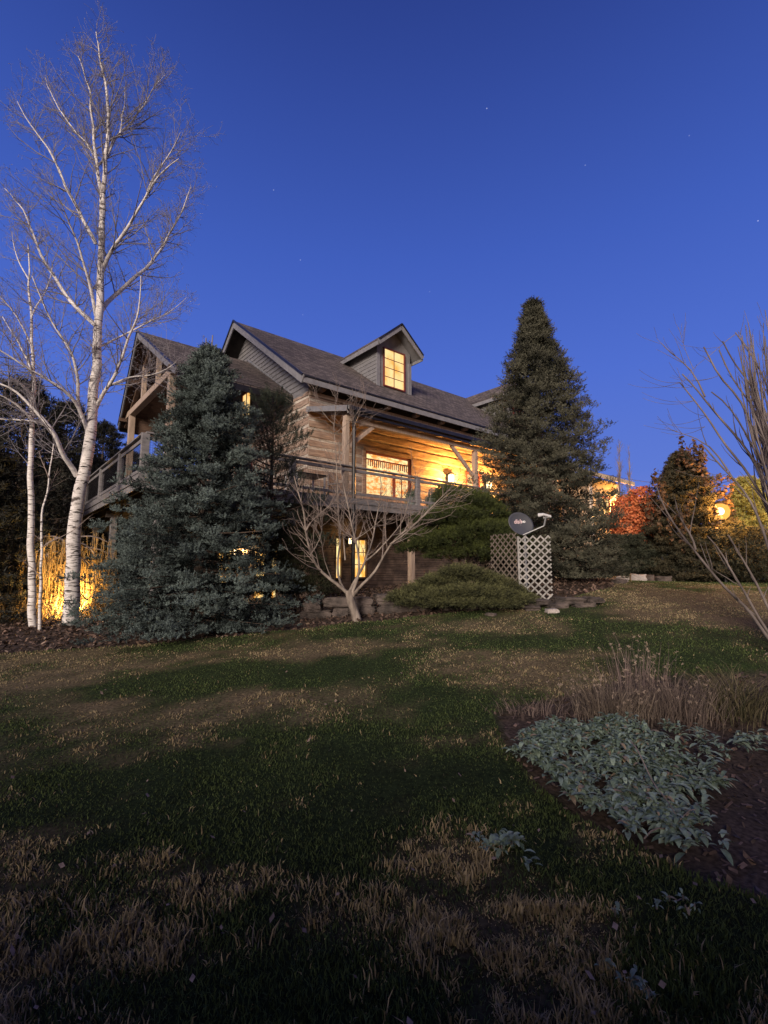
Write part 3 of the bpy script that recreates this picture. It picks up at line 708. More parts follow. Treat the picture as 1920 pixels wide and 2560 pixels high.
chair(.75, -.75, .3, 'slatted grey chair left of the porch window behind the first timber post')
chair(5.35, -.8, -.2, 'slatted grey chair right of the porch window behind the railing')
def table():
    e = empty('patio_table', W(-.75, -1.15, DZ), 'dark topped patio table at the log house corner behind the railing', 'table', rz=ANG)
    m = MB(); m.box((-.55, -.4, .70), (.55, .4, .735)); m.build('table_top', M['gutter'], e, .008)
    for sx in (-.48, .48):
        for sy in (-.33, .33):
            m = MB(); m.box((sx - .025, sy - .025, 0), (sx + .025, sy + .025, .70)); m.build('leg', M['white'], e)
table()
def pot(u, v, label, seed, s=1.):
    e = empty('potted_plant', W(u, v, DZ), label, 'plant', 'potted plants by the porch window', rz=ANG)
    m = MB(); m.tube([(0, 0, 0), (0, 0, .02), (0, 0, .28 * s), (0, 0, .31 * s)], [.12 * s, .125 * s, .18 * s, .19 * s], 14); m.build('pot', M['terracotta'], e)
    r = np.random.default_rng(seed); n = 260; d = unit(r.normal(size=(n, 3)) + np.array([0, 0, .8])); L_ = .12 + .14 * r.random(n)
    V, F = shoots(np.tile([0, 0, .3 * s], (n, 1)) + d * .05, d, L_ * s, 5, .07, .03, rg=r)
    c = np.array([.16, .22, .17]) * (.6 + .8 * r.random((n * 5, 1))); np_mesh('foliage', V, F, M['leaf'], e, np.repeat(c, 3, 0))
pot(3.15, -1.7, 'rounded pale green potted plant under the left of the porch window', 1, 1.15)
pot(4.05, -1.75, 'looser potted plant under the right of the porch window', 2, .95)

# ------------------------------------------------------------------ plants: conifers
def conifer(name, base, Ht, R, label, n_br, n_sh, nn, nl, w, c1, c2, seed, shoot=.1, droop=.1, up=.35, prof=.85, z0=.02, group=None, cat='tree', tip=0, tuft=1, tj=.05, tier=0, ragged=.2, squash=1, tr=None):
    r = np.random.default_rng(seed); base = np.asarray(base, float); e = empty(name, base, label, cat, group)
    lean = np.array([r.normal(0, .01), r.normal(0, .01)])
    if tr is None: tr = .018 * Ht + .01
    tp = [(0, 0, -.15), (lean[0] * Ht * .3, 0, Ht * .3), (lean[0] * Ht * .6, lean[1] * Ht * .6, Ht * .65), (lean[0] * Ht, lean[1] * Ht, Ht * .99)]
    m = MB(); m.tube(tp, [tr, tr * .75, tr * .42, .008], 9); m.build('trunk', M['trunk'], e)
    k = np.arange(n_br); f = ((k + .5) / n_br) ** 1.15
    hz = z0 + (1 - z0) * f; az = k * 2.39996 + r.normal(0, .25, n_br)
    pr = R * np.interp(f, *zip(*prof)) if isinstance(prof, (list, tuple)) else R * (1 - f) ** prof
    L_ = pr * (1 - ragged + 2 * ragged * r.random(n_br) ** 1.3) + .05 * R
    hz = hz * Ht
    if tier: hz = np.round(hz / tier + r.normal(0, .30, n_br)) * tier + r.normal(0, .02, n_br)
    # shoots along each branch, a flat spray
    bi = np.repeat(k, n_sh); t = r.random(n_br * n_sh) ** .62; t = .12 + .92 * t; side = r.uniform(-1, 1, len(bi))
    ea = np.c_[np.cos(az), np.sin(az) * squash, np.zeros(n_br)][bi]; eb = np.c_[-np.sin(az), np.cos(az), np.zeros(n_br)][bi]
    Lb = L_[bi]; fb = f[bi]
    upv = up * (.35 + .9 * fb)
    z = Lb * (upv * t - droop * (1 - fb) * 2.2 * t * (1 - .45 * t) ) + r.normal(0, .035 * R * .6, len(bi))
    wid = Lb * .42 * (1.08 - t) + .03
    P = ea * (Lb * t)[:, None] + eb * (side * wid)[:, None] + np.array([0, 0, 1]) * (hz[bi] + z)[:, None]
    P[:, :2] += lean[None] * (hz[bi])[:, None]
    P[:, 2] = np.maximum(P[:, 2], .04)
    D = unit(ea * .9 + eb * (side * .8)[:, None] + np.array([0, 0, 1]) * (.15 + .9 * fb + tip)[:, None] + r.normal(0, .28, P.shape))
    tg = r.normal(0, .2, len(P)) + (t - .72) * .9  # lighter new growth at the tips; inner shoots darkened as painted shade
    if tuft > 1:
        pk = vnoise(np.arctan2(P[:, 1], P[:, 0]) * 2.2 + 20, P[:, 2] * 1.5 + 20, .55, seed + 5) + .25 * r.random(len(P)); kp = (pk > .34) | (t < .45) | (P[:, 2] < .25 * Ht) & (pk > .28)
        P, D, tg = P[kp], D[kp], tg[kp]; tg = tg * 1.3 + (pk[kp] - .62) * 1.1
    if tuft > 1:
        P = np.repeat(P, tuft, 0); D = np.repeat(D, tuft, 0); tg = np.repeat(tg, tuft)
        J = unit(r.normal(size=P.shape)); J[:, 2] = np.abs(J[:, 2]) * .8; D = unit(D * .55 + J); P = P + J * tj * r.random((len(P), 1)) * np.array([1, 1, .6])
    SL = shoot * (.6 + .8 * r.random(len(P)))
    V, F = shoots(P, D, SL, nn, nl, w, rg=r)
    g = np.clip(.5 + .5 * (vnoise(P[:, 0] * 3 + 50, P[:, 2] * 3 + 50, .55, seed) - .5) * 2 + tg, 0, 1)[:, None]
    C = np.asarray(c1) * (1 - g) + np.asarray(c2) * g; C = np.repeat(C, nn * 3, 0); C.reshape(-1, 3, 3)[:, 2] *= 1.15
    np_mesh('crown', V, F, M['needle'], e, C)
    # a few boughs
    bl = []
    for i in range(0, n_br, max(1, n_br // 160)):
        q = np.linspace(0, .85, 4)[:, None]; a = np.array([math.cos(az[i]), math.sin(az[i]) * squash, 0]); uu = up * (.35 + .9 * f[i])
        zz = L_[i] * (uu * q - droop * (1 - f[i]) * 2.2 * q * (1 - .45 * q)) + hz[i]
        bl.append((a * L_[i] * q + np.array([0, 0, 1]) * np.maximum(zz, .03), np.array([.018, .012, .007, .003]) * (.5 + L_[i] / 2)))
    V, F = tubes(bl, 4); np_mesh('branches', V, F, M['trunk'], e)
    return e

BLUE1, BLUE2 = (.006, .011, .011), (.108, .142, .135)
p = at(490, 1570, 9.35); p = G(p[0], p[1])
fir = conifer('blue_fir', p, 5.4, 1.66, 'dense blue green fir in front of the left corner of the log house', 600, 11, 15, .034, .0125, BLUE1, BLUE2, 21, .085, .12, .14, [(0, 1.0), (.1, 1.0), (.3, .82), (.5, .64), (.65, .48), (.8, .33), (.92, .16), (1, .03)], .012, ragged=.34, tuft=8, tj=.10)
m = MB()                                       # forked leader shoots on top
for dx, dz in ((-.06, .34), (.07, .40)):
    m.tube([(0, 0, 5.25), (dx * .9, 0, 5.5), (dx, .0, 5.35 + dz)], [.018, .016, .012], 6)
m.tube([(0, 0, 5.1), (-.22, 0, 5.25), (-.24, 0, 5.42)], [.014, .012, .01], 6); m.tube([(0, 0, 5.1), (.2, 0, 5.2), (.3, 0, 5.32)], [.014, .012, .01], 6)
m.build('leader_shoots', M['twig'], fir)
p = at(1365, 1432, 13.4); p = G(p[0], p[1])
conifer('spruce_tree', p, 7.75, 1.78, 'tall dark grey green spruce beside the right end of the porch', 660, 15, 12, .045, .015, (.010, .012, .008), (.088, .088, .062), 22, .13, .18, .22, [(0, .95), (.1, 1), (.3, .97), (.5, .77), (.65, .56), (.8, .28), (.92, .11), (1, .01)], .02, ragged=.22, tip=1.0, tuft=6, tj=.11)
p = at(668, 1500, 11.4); p = G(p[0], p[1])
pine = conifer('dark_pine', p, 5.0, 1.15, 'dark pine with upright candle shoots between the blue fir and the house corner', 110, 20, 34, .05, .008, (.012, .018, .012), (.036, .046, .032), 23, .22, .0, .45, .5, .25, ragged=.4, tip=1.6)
# dark conifers far left
for i, (px, py, Y, Ht, R, s, lab) in enumerate([
    (20, 1480, 17, 8.0, 2.6, 31, 'dark conifer at the left picture edge, tallest of the dark row'),
    (130, 1460, 21, 8.6, 2.4, 32, 'dark conifer standing behind the white birch trunk'),
    (235, 1440, 25, 8.8, 2.6, 33, 'dark conifer seen just left of the side porch posts'),
    (-90, 1500, 13, 4.6, 2.1, 34, 'dark bushy conifer low at the left edge'),
    (310, 1430, 30, 8.4, 3.2, 35, 'dark conifer farthest back behind the side porch')]):
    p = at(px, py, Y); p = G(p[0], p[1])
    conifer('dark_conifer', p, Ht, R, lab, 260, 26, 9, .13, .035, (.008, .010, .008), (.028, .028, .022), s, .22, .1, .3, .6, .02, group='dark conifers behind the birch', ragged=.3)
def far_wood():
    r = np.random.default_rng(36); n = 5200; a = rad(90) + r.uniform(-.2, 1.35, n); R_ = r.uniform(36, 46, n)
    x = np.cos(a) * R_; y = np.sin(a) * R_; top = (6.5 + 2.5 * vnoise(a * 40 + 9, a * 0 + 3, 1., 5)) * np.clip((a - 1.45) / .15 + .2, .35, 1)
    P = np.c_[x, y, .3 + top * r.random(n) ** .8]; V, F = shoots(P, unit(r.normal(0, .5, P.shape) + np.array([0, 0, 1])), np.full(n, .6), 14, .9, .35, rg=r)
    tag(np_mesh('distant_wood', V, F, M['needle'], col=np.repeat(np.array([.018, .020, .016]) * (.5 + r.random((n, 1))), 14 * 3, 0)), 'dark far off mass of evergreens beyond the house at the left', 'woodland', kind='stuff')
far_wood()
# vine draped evergreen at the right
p = at(1728, 1440, 16.2); p = G(p[0], p[1])
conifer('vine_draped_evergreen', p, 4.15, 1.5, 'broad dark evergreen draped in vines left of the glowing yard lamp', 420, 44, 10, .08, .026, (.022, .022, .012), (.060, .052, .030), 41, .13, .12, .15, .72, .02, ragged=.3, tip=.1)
def vines():
    e = bpy.data.objects['vine_draped_evergreen']; r = np.random.default_rng(45); ls = []; LP = []
    for i in range(34):
        a = r.uniform(0, 6.28); z = r.uniform(1.4, 4.3); R_ = 1.5 * (1 - z / 4.6) ** .75 + .1; q = np.linspace(0, 1, 12)[:, None]
        P = np.array([math.cos(a), math.sin(a), 0]) * (R_ + .45 * np.sin(q * 2.2) * r.uniform(.3, 1)) + np.array([0, 0, 1]) * (z + .35 * np.sin(q * 3) - .5 * q ** 2) + np.cumsum(r.normal(0, .045, (12, 3)), 0)
        ls.append((P, np.linspace(.012, .005, 12))); LP.append(P[4:])
    P = np.array([[.02 * math.sin(k * 1.4), .02 * math.cos(k * 1.4), 4.05 + k * .085] for k in range(10)]); ls.append((P, np.linspace(.02, .006, 10))); LP.append(P[2:])
    LP = np.repeat(np.concatenate(LP), 5, 0); LP = LP + r.normal(0, .05, LP.shape); n = len(LP); a = unit(r.normal(size=(n, 3))) * .065; b = unit(np.cross(a, r.normal(size=(n, 3)))) * .045
    V, F = tubes(ls, 4); V2 = np.stack([LP - a, LP - b, LP + a, LP + b], 1).reshape(-1, 3)
    C = np.concatenate([np.tile([.06, .045, .035], (len(V), 1)), np.repeat(np.array([.085, .050, .028]) * (.5 + r.random((n, 1))), 4, 0)])
    np_mesh('vine', np.concatenate([V, V2]), [F, np.arange(len(V2)).reshape(-1, 4) + len(V)], M['leaf'], e, C)
vines()
p = at(1560, 1440, 16.8); p = G(p[0], p[1])
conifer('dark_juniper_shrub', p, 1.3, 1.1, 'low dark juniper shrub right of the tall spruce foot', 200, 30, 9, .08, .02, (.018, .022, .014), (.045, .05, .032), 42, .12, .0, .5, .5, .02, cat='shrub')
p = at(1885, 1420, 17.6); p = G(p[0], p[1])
conifer('lamp_tinted_evergreen', p, 3.5, 1.1, 'evergreen with lamplight yellow in its needle colour, right of the lamp', 240, 30, 9, .10, .03, (.16, .16, .04), (.38, .34, .09), 43, .15, .05, .4, .6, .02)  # needles coloured yellow to stand for lamplight
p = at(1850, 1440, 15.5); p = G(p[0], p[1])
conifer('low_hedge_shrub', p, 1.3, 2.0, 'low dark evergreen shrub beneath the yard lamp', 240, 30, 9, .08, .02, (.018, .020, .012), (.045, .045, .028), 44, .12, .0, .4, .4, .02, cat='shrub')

def cloud_shrub(name, base, blobs, n, nn, nl, w, c1, c2, seed, label, stem=True, flat=.5, cat='shrub', upt=.5, shoot=.1):
    """a shrub made of leafy pads; blobs: (x, y, z, r) round the base"""
    r = np.random.default_rng(seed); e = empty(name, base, label, cat); VV = []; FF = []; CC = []; n0 = 0
    wsum = sum(b[3] ** 2 for b in blobs)
    for b in blobs:
        k = int(n * b[3] ** 2 / wsum); d = unit(r.normal(size=(k, 3))); d[:, 2] = np.abs(d[:, 2]) * 1.0 - .25
        rr = b[3] * (.55 + .5 * r.random(k) ** .6) * (.8 + .45 * vnoise(d[:, 0] * 2 + 9 + b[0], d[:, 1] * 2 + 9 + b[1] + d[:, 2] * 2, .5, seed))
        P = np.array(b[:3]) + d * rr[:, None] * np.array([1, 1, flat])
        P[:, 2] = np.maximum(P[:, 2], .03)
        D = unit(d * np.array([1, 1, .4]) + np.array([0, 0, upt]) + r.normal(0, .35, P.shape))
        V, F = shoots(P, D, shoot * (.6 + .8 * r.random(k)), nn, nl, w, rg=r)
        g = np.clip(.25 + .75 * np.clip(d[:, 2], 0, 1) + r.normal(0, .22, k), 0, 1)[:, None]  # pad tops lighter, undersides darker: shading put into the colour
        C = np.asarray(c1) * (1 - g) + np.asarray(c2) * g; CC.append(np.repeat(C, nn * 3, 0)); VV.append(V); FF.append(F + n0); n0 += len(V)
    np_mesh('crown', np.concatenate(VV), np.concatenate(FF), M['needle'], e, np.concatenate(CC))
    ls = []
    for b in blobs[::3]:
        s0 = np.array([r.normal(0, .06), r.normal(0, .06), -.1]); q = np.linspace(0, 1, 5)[:, None]; t = np.array(b[:3]); 
        mid = np.array([t[0] * .35, t[1] * .35, t[2] * .75]); P = (1 - q) ** 2 * s0 + 2 * q * (1 - q) * mid + q * q * t
        ls.append((P, np.linspace(.05, .018, 5)))
    V, F = tubes(ls, 6); np_mesh('trunk', V, F, M['trunk'], e, smooth=True)
    return e
p = at(752, 1525, 10.9); p = G(p[0], p[1])
cloud_shrub('dark_yew_shrub', p, [(-.35, 0, .5, .5), (.05, 0, .9, .5), (-.2, 0, 1.3, .45), (.3, -.05, .45, .42), (-.6, .1, .9, .45), (-.75, 0, .4, .45), (-.45, .1, 1.6, .4), (.1, .1, 1.45, .3)], 7000, 12, .045, .009, (.010, .012, .006), (.040, .044, .018), 24, 'dark olive rounded shrub between the blue fir and the bare centre tree', flat=.9)
p = at(1165, 1425, 12.3); p = G(p[0], p[1]); r = np.random.default_rng(51)
bl = [(-1.15, 0, 1.15, .48), (-.7, -.3, 1.55, .6), (-.1, -.2, 2.0, .68), (.45, 0, 1.75, .6), (.95, -.1, 1.3, .62), (.2, -.5, 1.25, .7), (-.45, -.55, 1.05, .6), (.75, -.5, .95, .55),
      (-.9, -.4, .95, .5), (1.2, .1, .95, .45), (0, .3, 1.6, .7), (-.2, -.6, 1.65, .5), (.4, .3, 2.05, .5), (-1.3, -.2, .85, .38), (-.35, 0, 2.25, .42), (-.6, -.5, .7, .42), (.1, -.6, .75, .5), (.7, -.5, .65, .42), (1.1, -.3, .7, .4)]
cloud_shrub('mounded_pine', p, bl, 15000, 16, .050, .009, (.014, .021, .006), (.076, .094, .022), 51, 'mounded bright green pine between the deck and the satellite dish', flat=.62, cat='tree')
p = at(1165, 1515, 9.75); p = G(p[0], p[1])
bl = [(-.1, 0, .62, .36), (.25, .1, .5, .4), (-.45, .05, .45, .38), (.6, 0, .36, .36), (-.8, 0, .28, .36), (.85, .05, .22, .33), (-1.15, -.1, .14, .34), (1.12, .05, .10, .26), (-.6, -.4, .18, .36), (-.1, -.42, .26, .4), (.4, -.42, .22, .38),
      (.85, -.35, .10, .30), (-1.0, -.4, .06, .3), (0, -.66, .06, .32), (.5, -.62, .05, .3), (-.5, -.62, .06, .3)]
cloud_shrub('spreading_juniper', p, bl, 15000, 14, .034, .009, (.010, .013, .005), (.120, .124, .052), 52, 'low spreading juniper in front of the lattice screen and stone edging', flat=.34, upt=.25, shoot=.12)

# ------------------------------------------------------------------ bare trees
WR = np.random.default_rng(5)
def limb(pts, Y0, Y1, r0, r1, width_pow=1., wob=.022):
    """photo points of a limb, standing from Y0 to Y1 metres away -> polyline in the place and radii"""
    P = np.array([at(x, y, Y0 + (Y1 - Y0) * i / max(1, len(pts) - 1)) for i, (x, y) in enumerate(pts)])
    s = np.r_[0, np.cumsum(np.linalg.norm(np.diff(P, axis=0), axis=1))]; k = max(6, int(s[-1] / .16))
    q = np.linspace(0, s[-1], k); Q = np.stack([np.interp(q, s, P[:, i]) for i in range(3)], 1)
    if wob: Q[1:-1] += WR.normal(0, wob, Q[1:-1].shape)
    for _ in range(2): Q[1:-1] = .25 * Q[:-2] + .5 * Q[1:-1] + .25 * Q[2:]
    return Q, r0 + (r1 - r0) * (q / s[-1]) ** width_pow
def grow(Q, Rr, n, l0, l1, ang, r, t0=.2, upb=.35, curve=.3, npt=5, rmin=.002, flat=1.0):
    """side branches off a polyline"""
    out = []
    T = np.gradient(Q, axis=0); T = unit(T); m = len(Q)
    for i in range(n):
        t = t0 + (1 - t0) * r.random(); f = t * (m - 1); k = min(int(f), m - 2); a = f - k
        p0 = Q[k] * (1 - a) + Q[k + 1] * a; d = T[k]
        q = r.normal(size=3); q[1] *= flat; q -= d * (q @ d); q /= np.linalg.norm(q) + 1e-9
        d0 = d * math.cos(ang) + q * math.sin(ang); L_ = (l0 + (l1 - l0) * r.random()) * (1.15 - .6 * t)
        pts = [p0]; dd = d0
        for j in range(npt - 1):
            dd = dd + np.array([0, 0, upb]) * .3 + r.normal(0, curve * .35, 3); dd /= np.linalg.norm(dd)
            pts.append(pts[-1] + dd * L_ / (npt - 1))
        rr = max(rmin, min(Rr[k] * .55, .006 + L_ * .008))
        out.append((np.array(pts), np.linspace(rr, rmin * .8, npt)))
    return out

def birch():
    r = np.random.default_rng(61); b = at(180, 1548, 11.2); b = G(b[0], b[1])
    e = empty('white_birch', b, 'tall leafless white birch, the thickest trunk at the left', 'tree', 'birches at the left')
    Y = 11.2
    trunk = [limb([(177, 1562), (180, 1500), (183, 1440), (186, 1349), (193, 1280), (201, 1217), (208, 1180), (216, 1150), (226, 1110), (231, 1046), (235, 970), (241, 894), (243, 837), (249, 739), (255, 622), (257, 560), (257, 506)], Y, Y - .1, .172, .062, .8),
             limb([(257, 506), (261, 447), (266, 370), (269, 292), (268, 233), (261, 195), (253, 156), (245, 120), (240, 80)], Y - .1, Y - .2, .062, .010),
             limb([(256, 560), (251, 467), (241, 393), (233, 331), (229, 264), (226, 229), (210, 180), (195, 140)], Y - .1, Y - .3, .052, .008)]
    L = []
    def add(pts, dy, r0, r1): L.append(limb(pts, Y + .0, Y + dy, r0, r1))
    add([(245, 790), (272, 755), (296, 731), (342, 688), (369, 669), (401, 626), (424, 583), (455, 529), (478, 467)], 1.6, .058, .009)
    add([(255, 680), (270, 640), (288, 607), (331, 556), (352, 515), (373, 475), (405, 428), (447, 397)], -1.2, .05, .008)
    add([(366, 490), (381, 447), (420, 389), (440, 355), (451, 331)], -.9, .024, .007)
    add([(268, 390), (285, 360), (299, 334), (346, 288), (362, 260), (390, 215), (412, 187)], .8, .035, .006)
    add([(300, 334), (308, 300), (311, 272), (311, 218)], .5, .022, .006)
    add([(240, 610), (225, 580), (206, 545), (185, 510), (167, 478), (148, 432), (128, 385), (89, 331), (60, 290), (43, 253)], -.9, .045, .007)
    add([(240, 815), (205, 780), (171, 747), (144, 700), (109, 653), (92, 610), (78, 576), (58, 525), (40, 500), (10, 470)], 1.1, .055, .008)
    add([(240, 790), (222, 700), (202, 622), (175, 564), (156, 517), (140, 480)], -1.5, .04, .008)
    add([(241, 400), (215, 360), (191, 334), (148, 272), (125, 225), (113, 194)], 1.0, .03, .006)
    add([(233, 331), (255, 310), (268, 306)], .1, .018, .012)
    add([(192, 1190), (178, 1165), (167, 1152), (155, 1130), (144, 1103), (125, 1069), (91, 1027), (46, 981), (0, 958), (-50, 940)], -1.4, .062, .012)
    add([(125, 1069), (110, 1060), (60, 1052), (0, 1051), (-60, 1040)], -.6, .03, .010)
    add([(224, 1100), (213, 1061), (194, 1008), (170, 985), (144, 966), (87, 932), (40, 900), (0, 875), (-40, 855)], -1.6, .050, .012)
    add([(196, 1010), (196, 951), (190, 915), (175, 875), (150, 840), (125, 803), (100, 740), (80, 690)], -1.0, .040, .009)
    add([(240, 1022), (255, 990), (277, 962), (290, 930), (300, 905), (315, 860), (330, 826), (345, 790), (350, 739), (352, 690)], -1.3, .045, .009)
    add([(277, 962), (323, 942), (370, 940), (410, 928), (440, 905)], -.9, .022, .006)
    add([(246, 868), (280, 850), (330, 826), (380, 800), (430, 780), (465, 745)], .9, .026, .006)
    add([(95, 950), (50, 900), (20, 850), (0, 820)], -1.3, .02, .006)
    V, F = tubes(trunk, 14); np_mesh('trunk', V, F, M['bark'], e, smooth=True, off=b)
    Q, R_ = trunk[0]; sv = []; sf = []; n0 = 0
    for i in range(46):                           # dark scars: chevrons over old branch bases, and short bars
        f = r.random() ** 1.4 * (len(Q) - 2); k = int(f); c = Q[k] * (1 - f + k) + Q[k + 1] * (f - k); rr = R_[k] * 1.012 + .001; th = r.uniform(0, 6.28) if i > 20 else r.uniform(3.6, 5.8)
        wd = r.uniform(.35, .8); dz = r.uniform(.02, .07) if r.random() < .6 else .004; hh = r.uniform(.006, .020)
        for u in np.linspace(-1, 1, 9):
            a = th + u * wd; zz = -abs(u) * dz; tk = hh * (1 - u * u) + .001
            for s_ in (-1, 1): sv.append((c[0] + math.cos(a) * rr, c[1] + math.sin(a) * rr, c[2] + zz + s_ * tk))
        for q in range(8): sf.append((n0 + q * 2, n0 + q * 2 + 2, n0 + q * 2 + 3, n0 + q * 2 + 1))
        n0 += 18
    np_mesh('bark_scars', np.array(sv), np.array(sf), M['dark'], e, off=b)
    V, F = tubes(L, 8); np_mesh('limbs', V, F, M['palebr'], e, smooth=True, off=b)
    S = []; T2 = []
    for Q, R_ in L + [trunk[1], trunk[2]]:
        ln = np.linalg.norm(np.diff(Q, axis=0), axis=1).sum(); S += grow(Q, R_, int(5 + ln * 6.2), .6, 1.75, .8, r, .10, .4, .36, 7, .0038)
    S += grow(trunk[0][0], trunk[0][1], 34, .5, 1.3, 1.0, r, .5, .5, .3, 6, .0035)
    for Q, R_ in S: T2 += grow(Q, R_, 8, .2, .6, .8, r, .1, .25, .6, 4, .0028)
    T3 = []
    for Q, R_ in T2:
        if r.random() < .8: T3 += grow(Q, R_, 2, .10, .28, .8, r, .2, .15, .6, 3, .002)
    V, F = tubes(S + T2 + T3, 4)
    V1, F1 = V, F
    # catkins and buds at the twig ends
    ends = np.array([q[-1] for q, _ in T2 + T3]); sel = ends[r.random(len(ends)) < .42]
    D = unit(r.normal(0, .5, sel.shape) + np.array([0, 0, -.3])); Vc, Fc = shoots(sel, D, np.full(len(sel), .05), 4, .032, .010, .35, rg=r)
    np_mesh('crown', np.concatenate([V1, Vc]), [F1, Fc + len(V1)], M['twig'], e, off=b)
birch()
def small_birch():
    r = np.random.default_rng(62); Y = 11.0; b = at(82, 1562, Y); b = G(b[0], b[1])
    e = empty('white_birch', b, 'slender white birch left of the thick birch', 'tree', 'birches at the left')
    t = [limb([(83, 1575), (79, 1500), (78, 1425), (78, 1274), (76, 1160), (80, 1046), (85, 932), (79, 860), (76, 780), (74, 719), (72, 660), (70, 610)], Y, Y + .2, .085, .012)]
    L = [limb([(80, 1050), (60, 1030), (30, 1000), (0, 985), (-40, 970)], Y, Y - .6, .03, .01), limb([(82, 990), (60, 960), (20, 940), (-30, 920)], Y, Y - .8, .03, .01),
         limb([(84, 930), (60, 880), (30, 830), (5, 790)], Y, Y + .6, .025, .008), limb([(77, 800), (95, 760), (120, 720), (130, 670)], Y, Y + .5, .02, .006),
         limb([(76, 860), (50, 800), (20, 760), (-10, 730)], Y, Y - .6, .022, .007), limb([(73, 700), (50, 660), (35, 620), (30, 580)], Y, Y + .3, .018, .005)]
    V, F = tubes(t, 12); np_mesh('trunk', V, F, M['bark'], e, smooth=True, off=b)
    V, F = tubes(L, 7); np_mesh('limbs', V, F, M['palebr'], e, smooth=True, off=b)
    S = []; T2 = []
    for Q, R_ in L + t: S += grow(Q, R_, 20 if R_[0] > .05 else 9, .4, 1.1, .8, r, .35, .4, .35, 6, .003)
    for Q, R_ in S: T2 += grow(Q, R_, 6, .15, .5, .75, r, .1, .2, .5, 4, .0025)
    T3 = []
    for Q, R_ in T2:
        if r.random() < .5: T3 += grow(Q, R_, 2, .10, .25, .8, r, .2, .15, .6, 3, .002)
    V, F = tubes(S + T2 + T3, 4); np_mesh('crown', V, F, M['twig'], e, off=b)
    # the thin sapling beside it
    Y = 10.3; b = at(99, 1592, Y); b = G(b[0], b[1]); e = empty('bare_sapling', b, 'thin bare sapling in front of the two birches', 'tree')
    t = [limb([(99, 1602), (101, 1540), (102, 1500), (101, 1420), (106, 1330), (106, 1262), (118, 1217), (125, 1180), (131, 1141), (134, 1110)], Y, Y, .036, .010)]
    L = [limb([(104, 1370), (130, 1350), (165, 1335), (190, 1325), (225, 1290)], Y, Y - .2, .014, .004), limb([(107, 1262), (125, 1230), (140, 1190), (146, 1170)], Y, Y + .2, .012, .004),
         limb([(122, 1195), (110, 1160), (98, 1130)], Y, Y, .012, .004), limb([(103, 1450), (85, 1420), (60, 1405)], Y, Y, .01, .004)]
    S = []
    for Q, R_ in L + t: S += grow(Q, R_, 7, .15, .45, .8, r, .3, .3, .4, 4, .0025)
    V, F = tubes(t, 8); np_mesh('trunk', V, F, M['bark'], e, smooth=True, off=b)
    V, F = tubes(L + S, 5); np_mesh('crown', V, F, M['greytwig'], e, off=b)
small_birch()

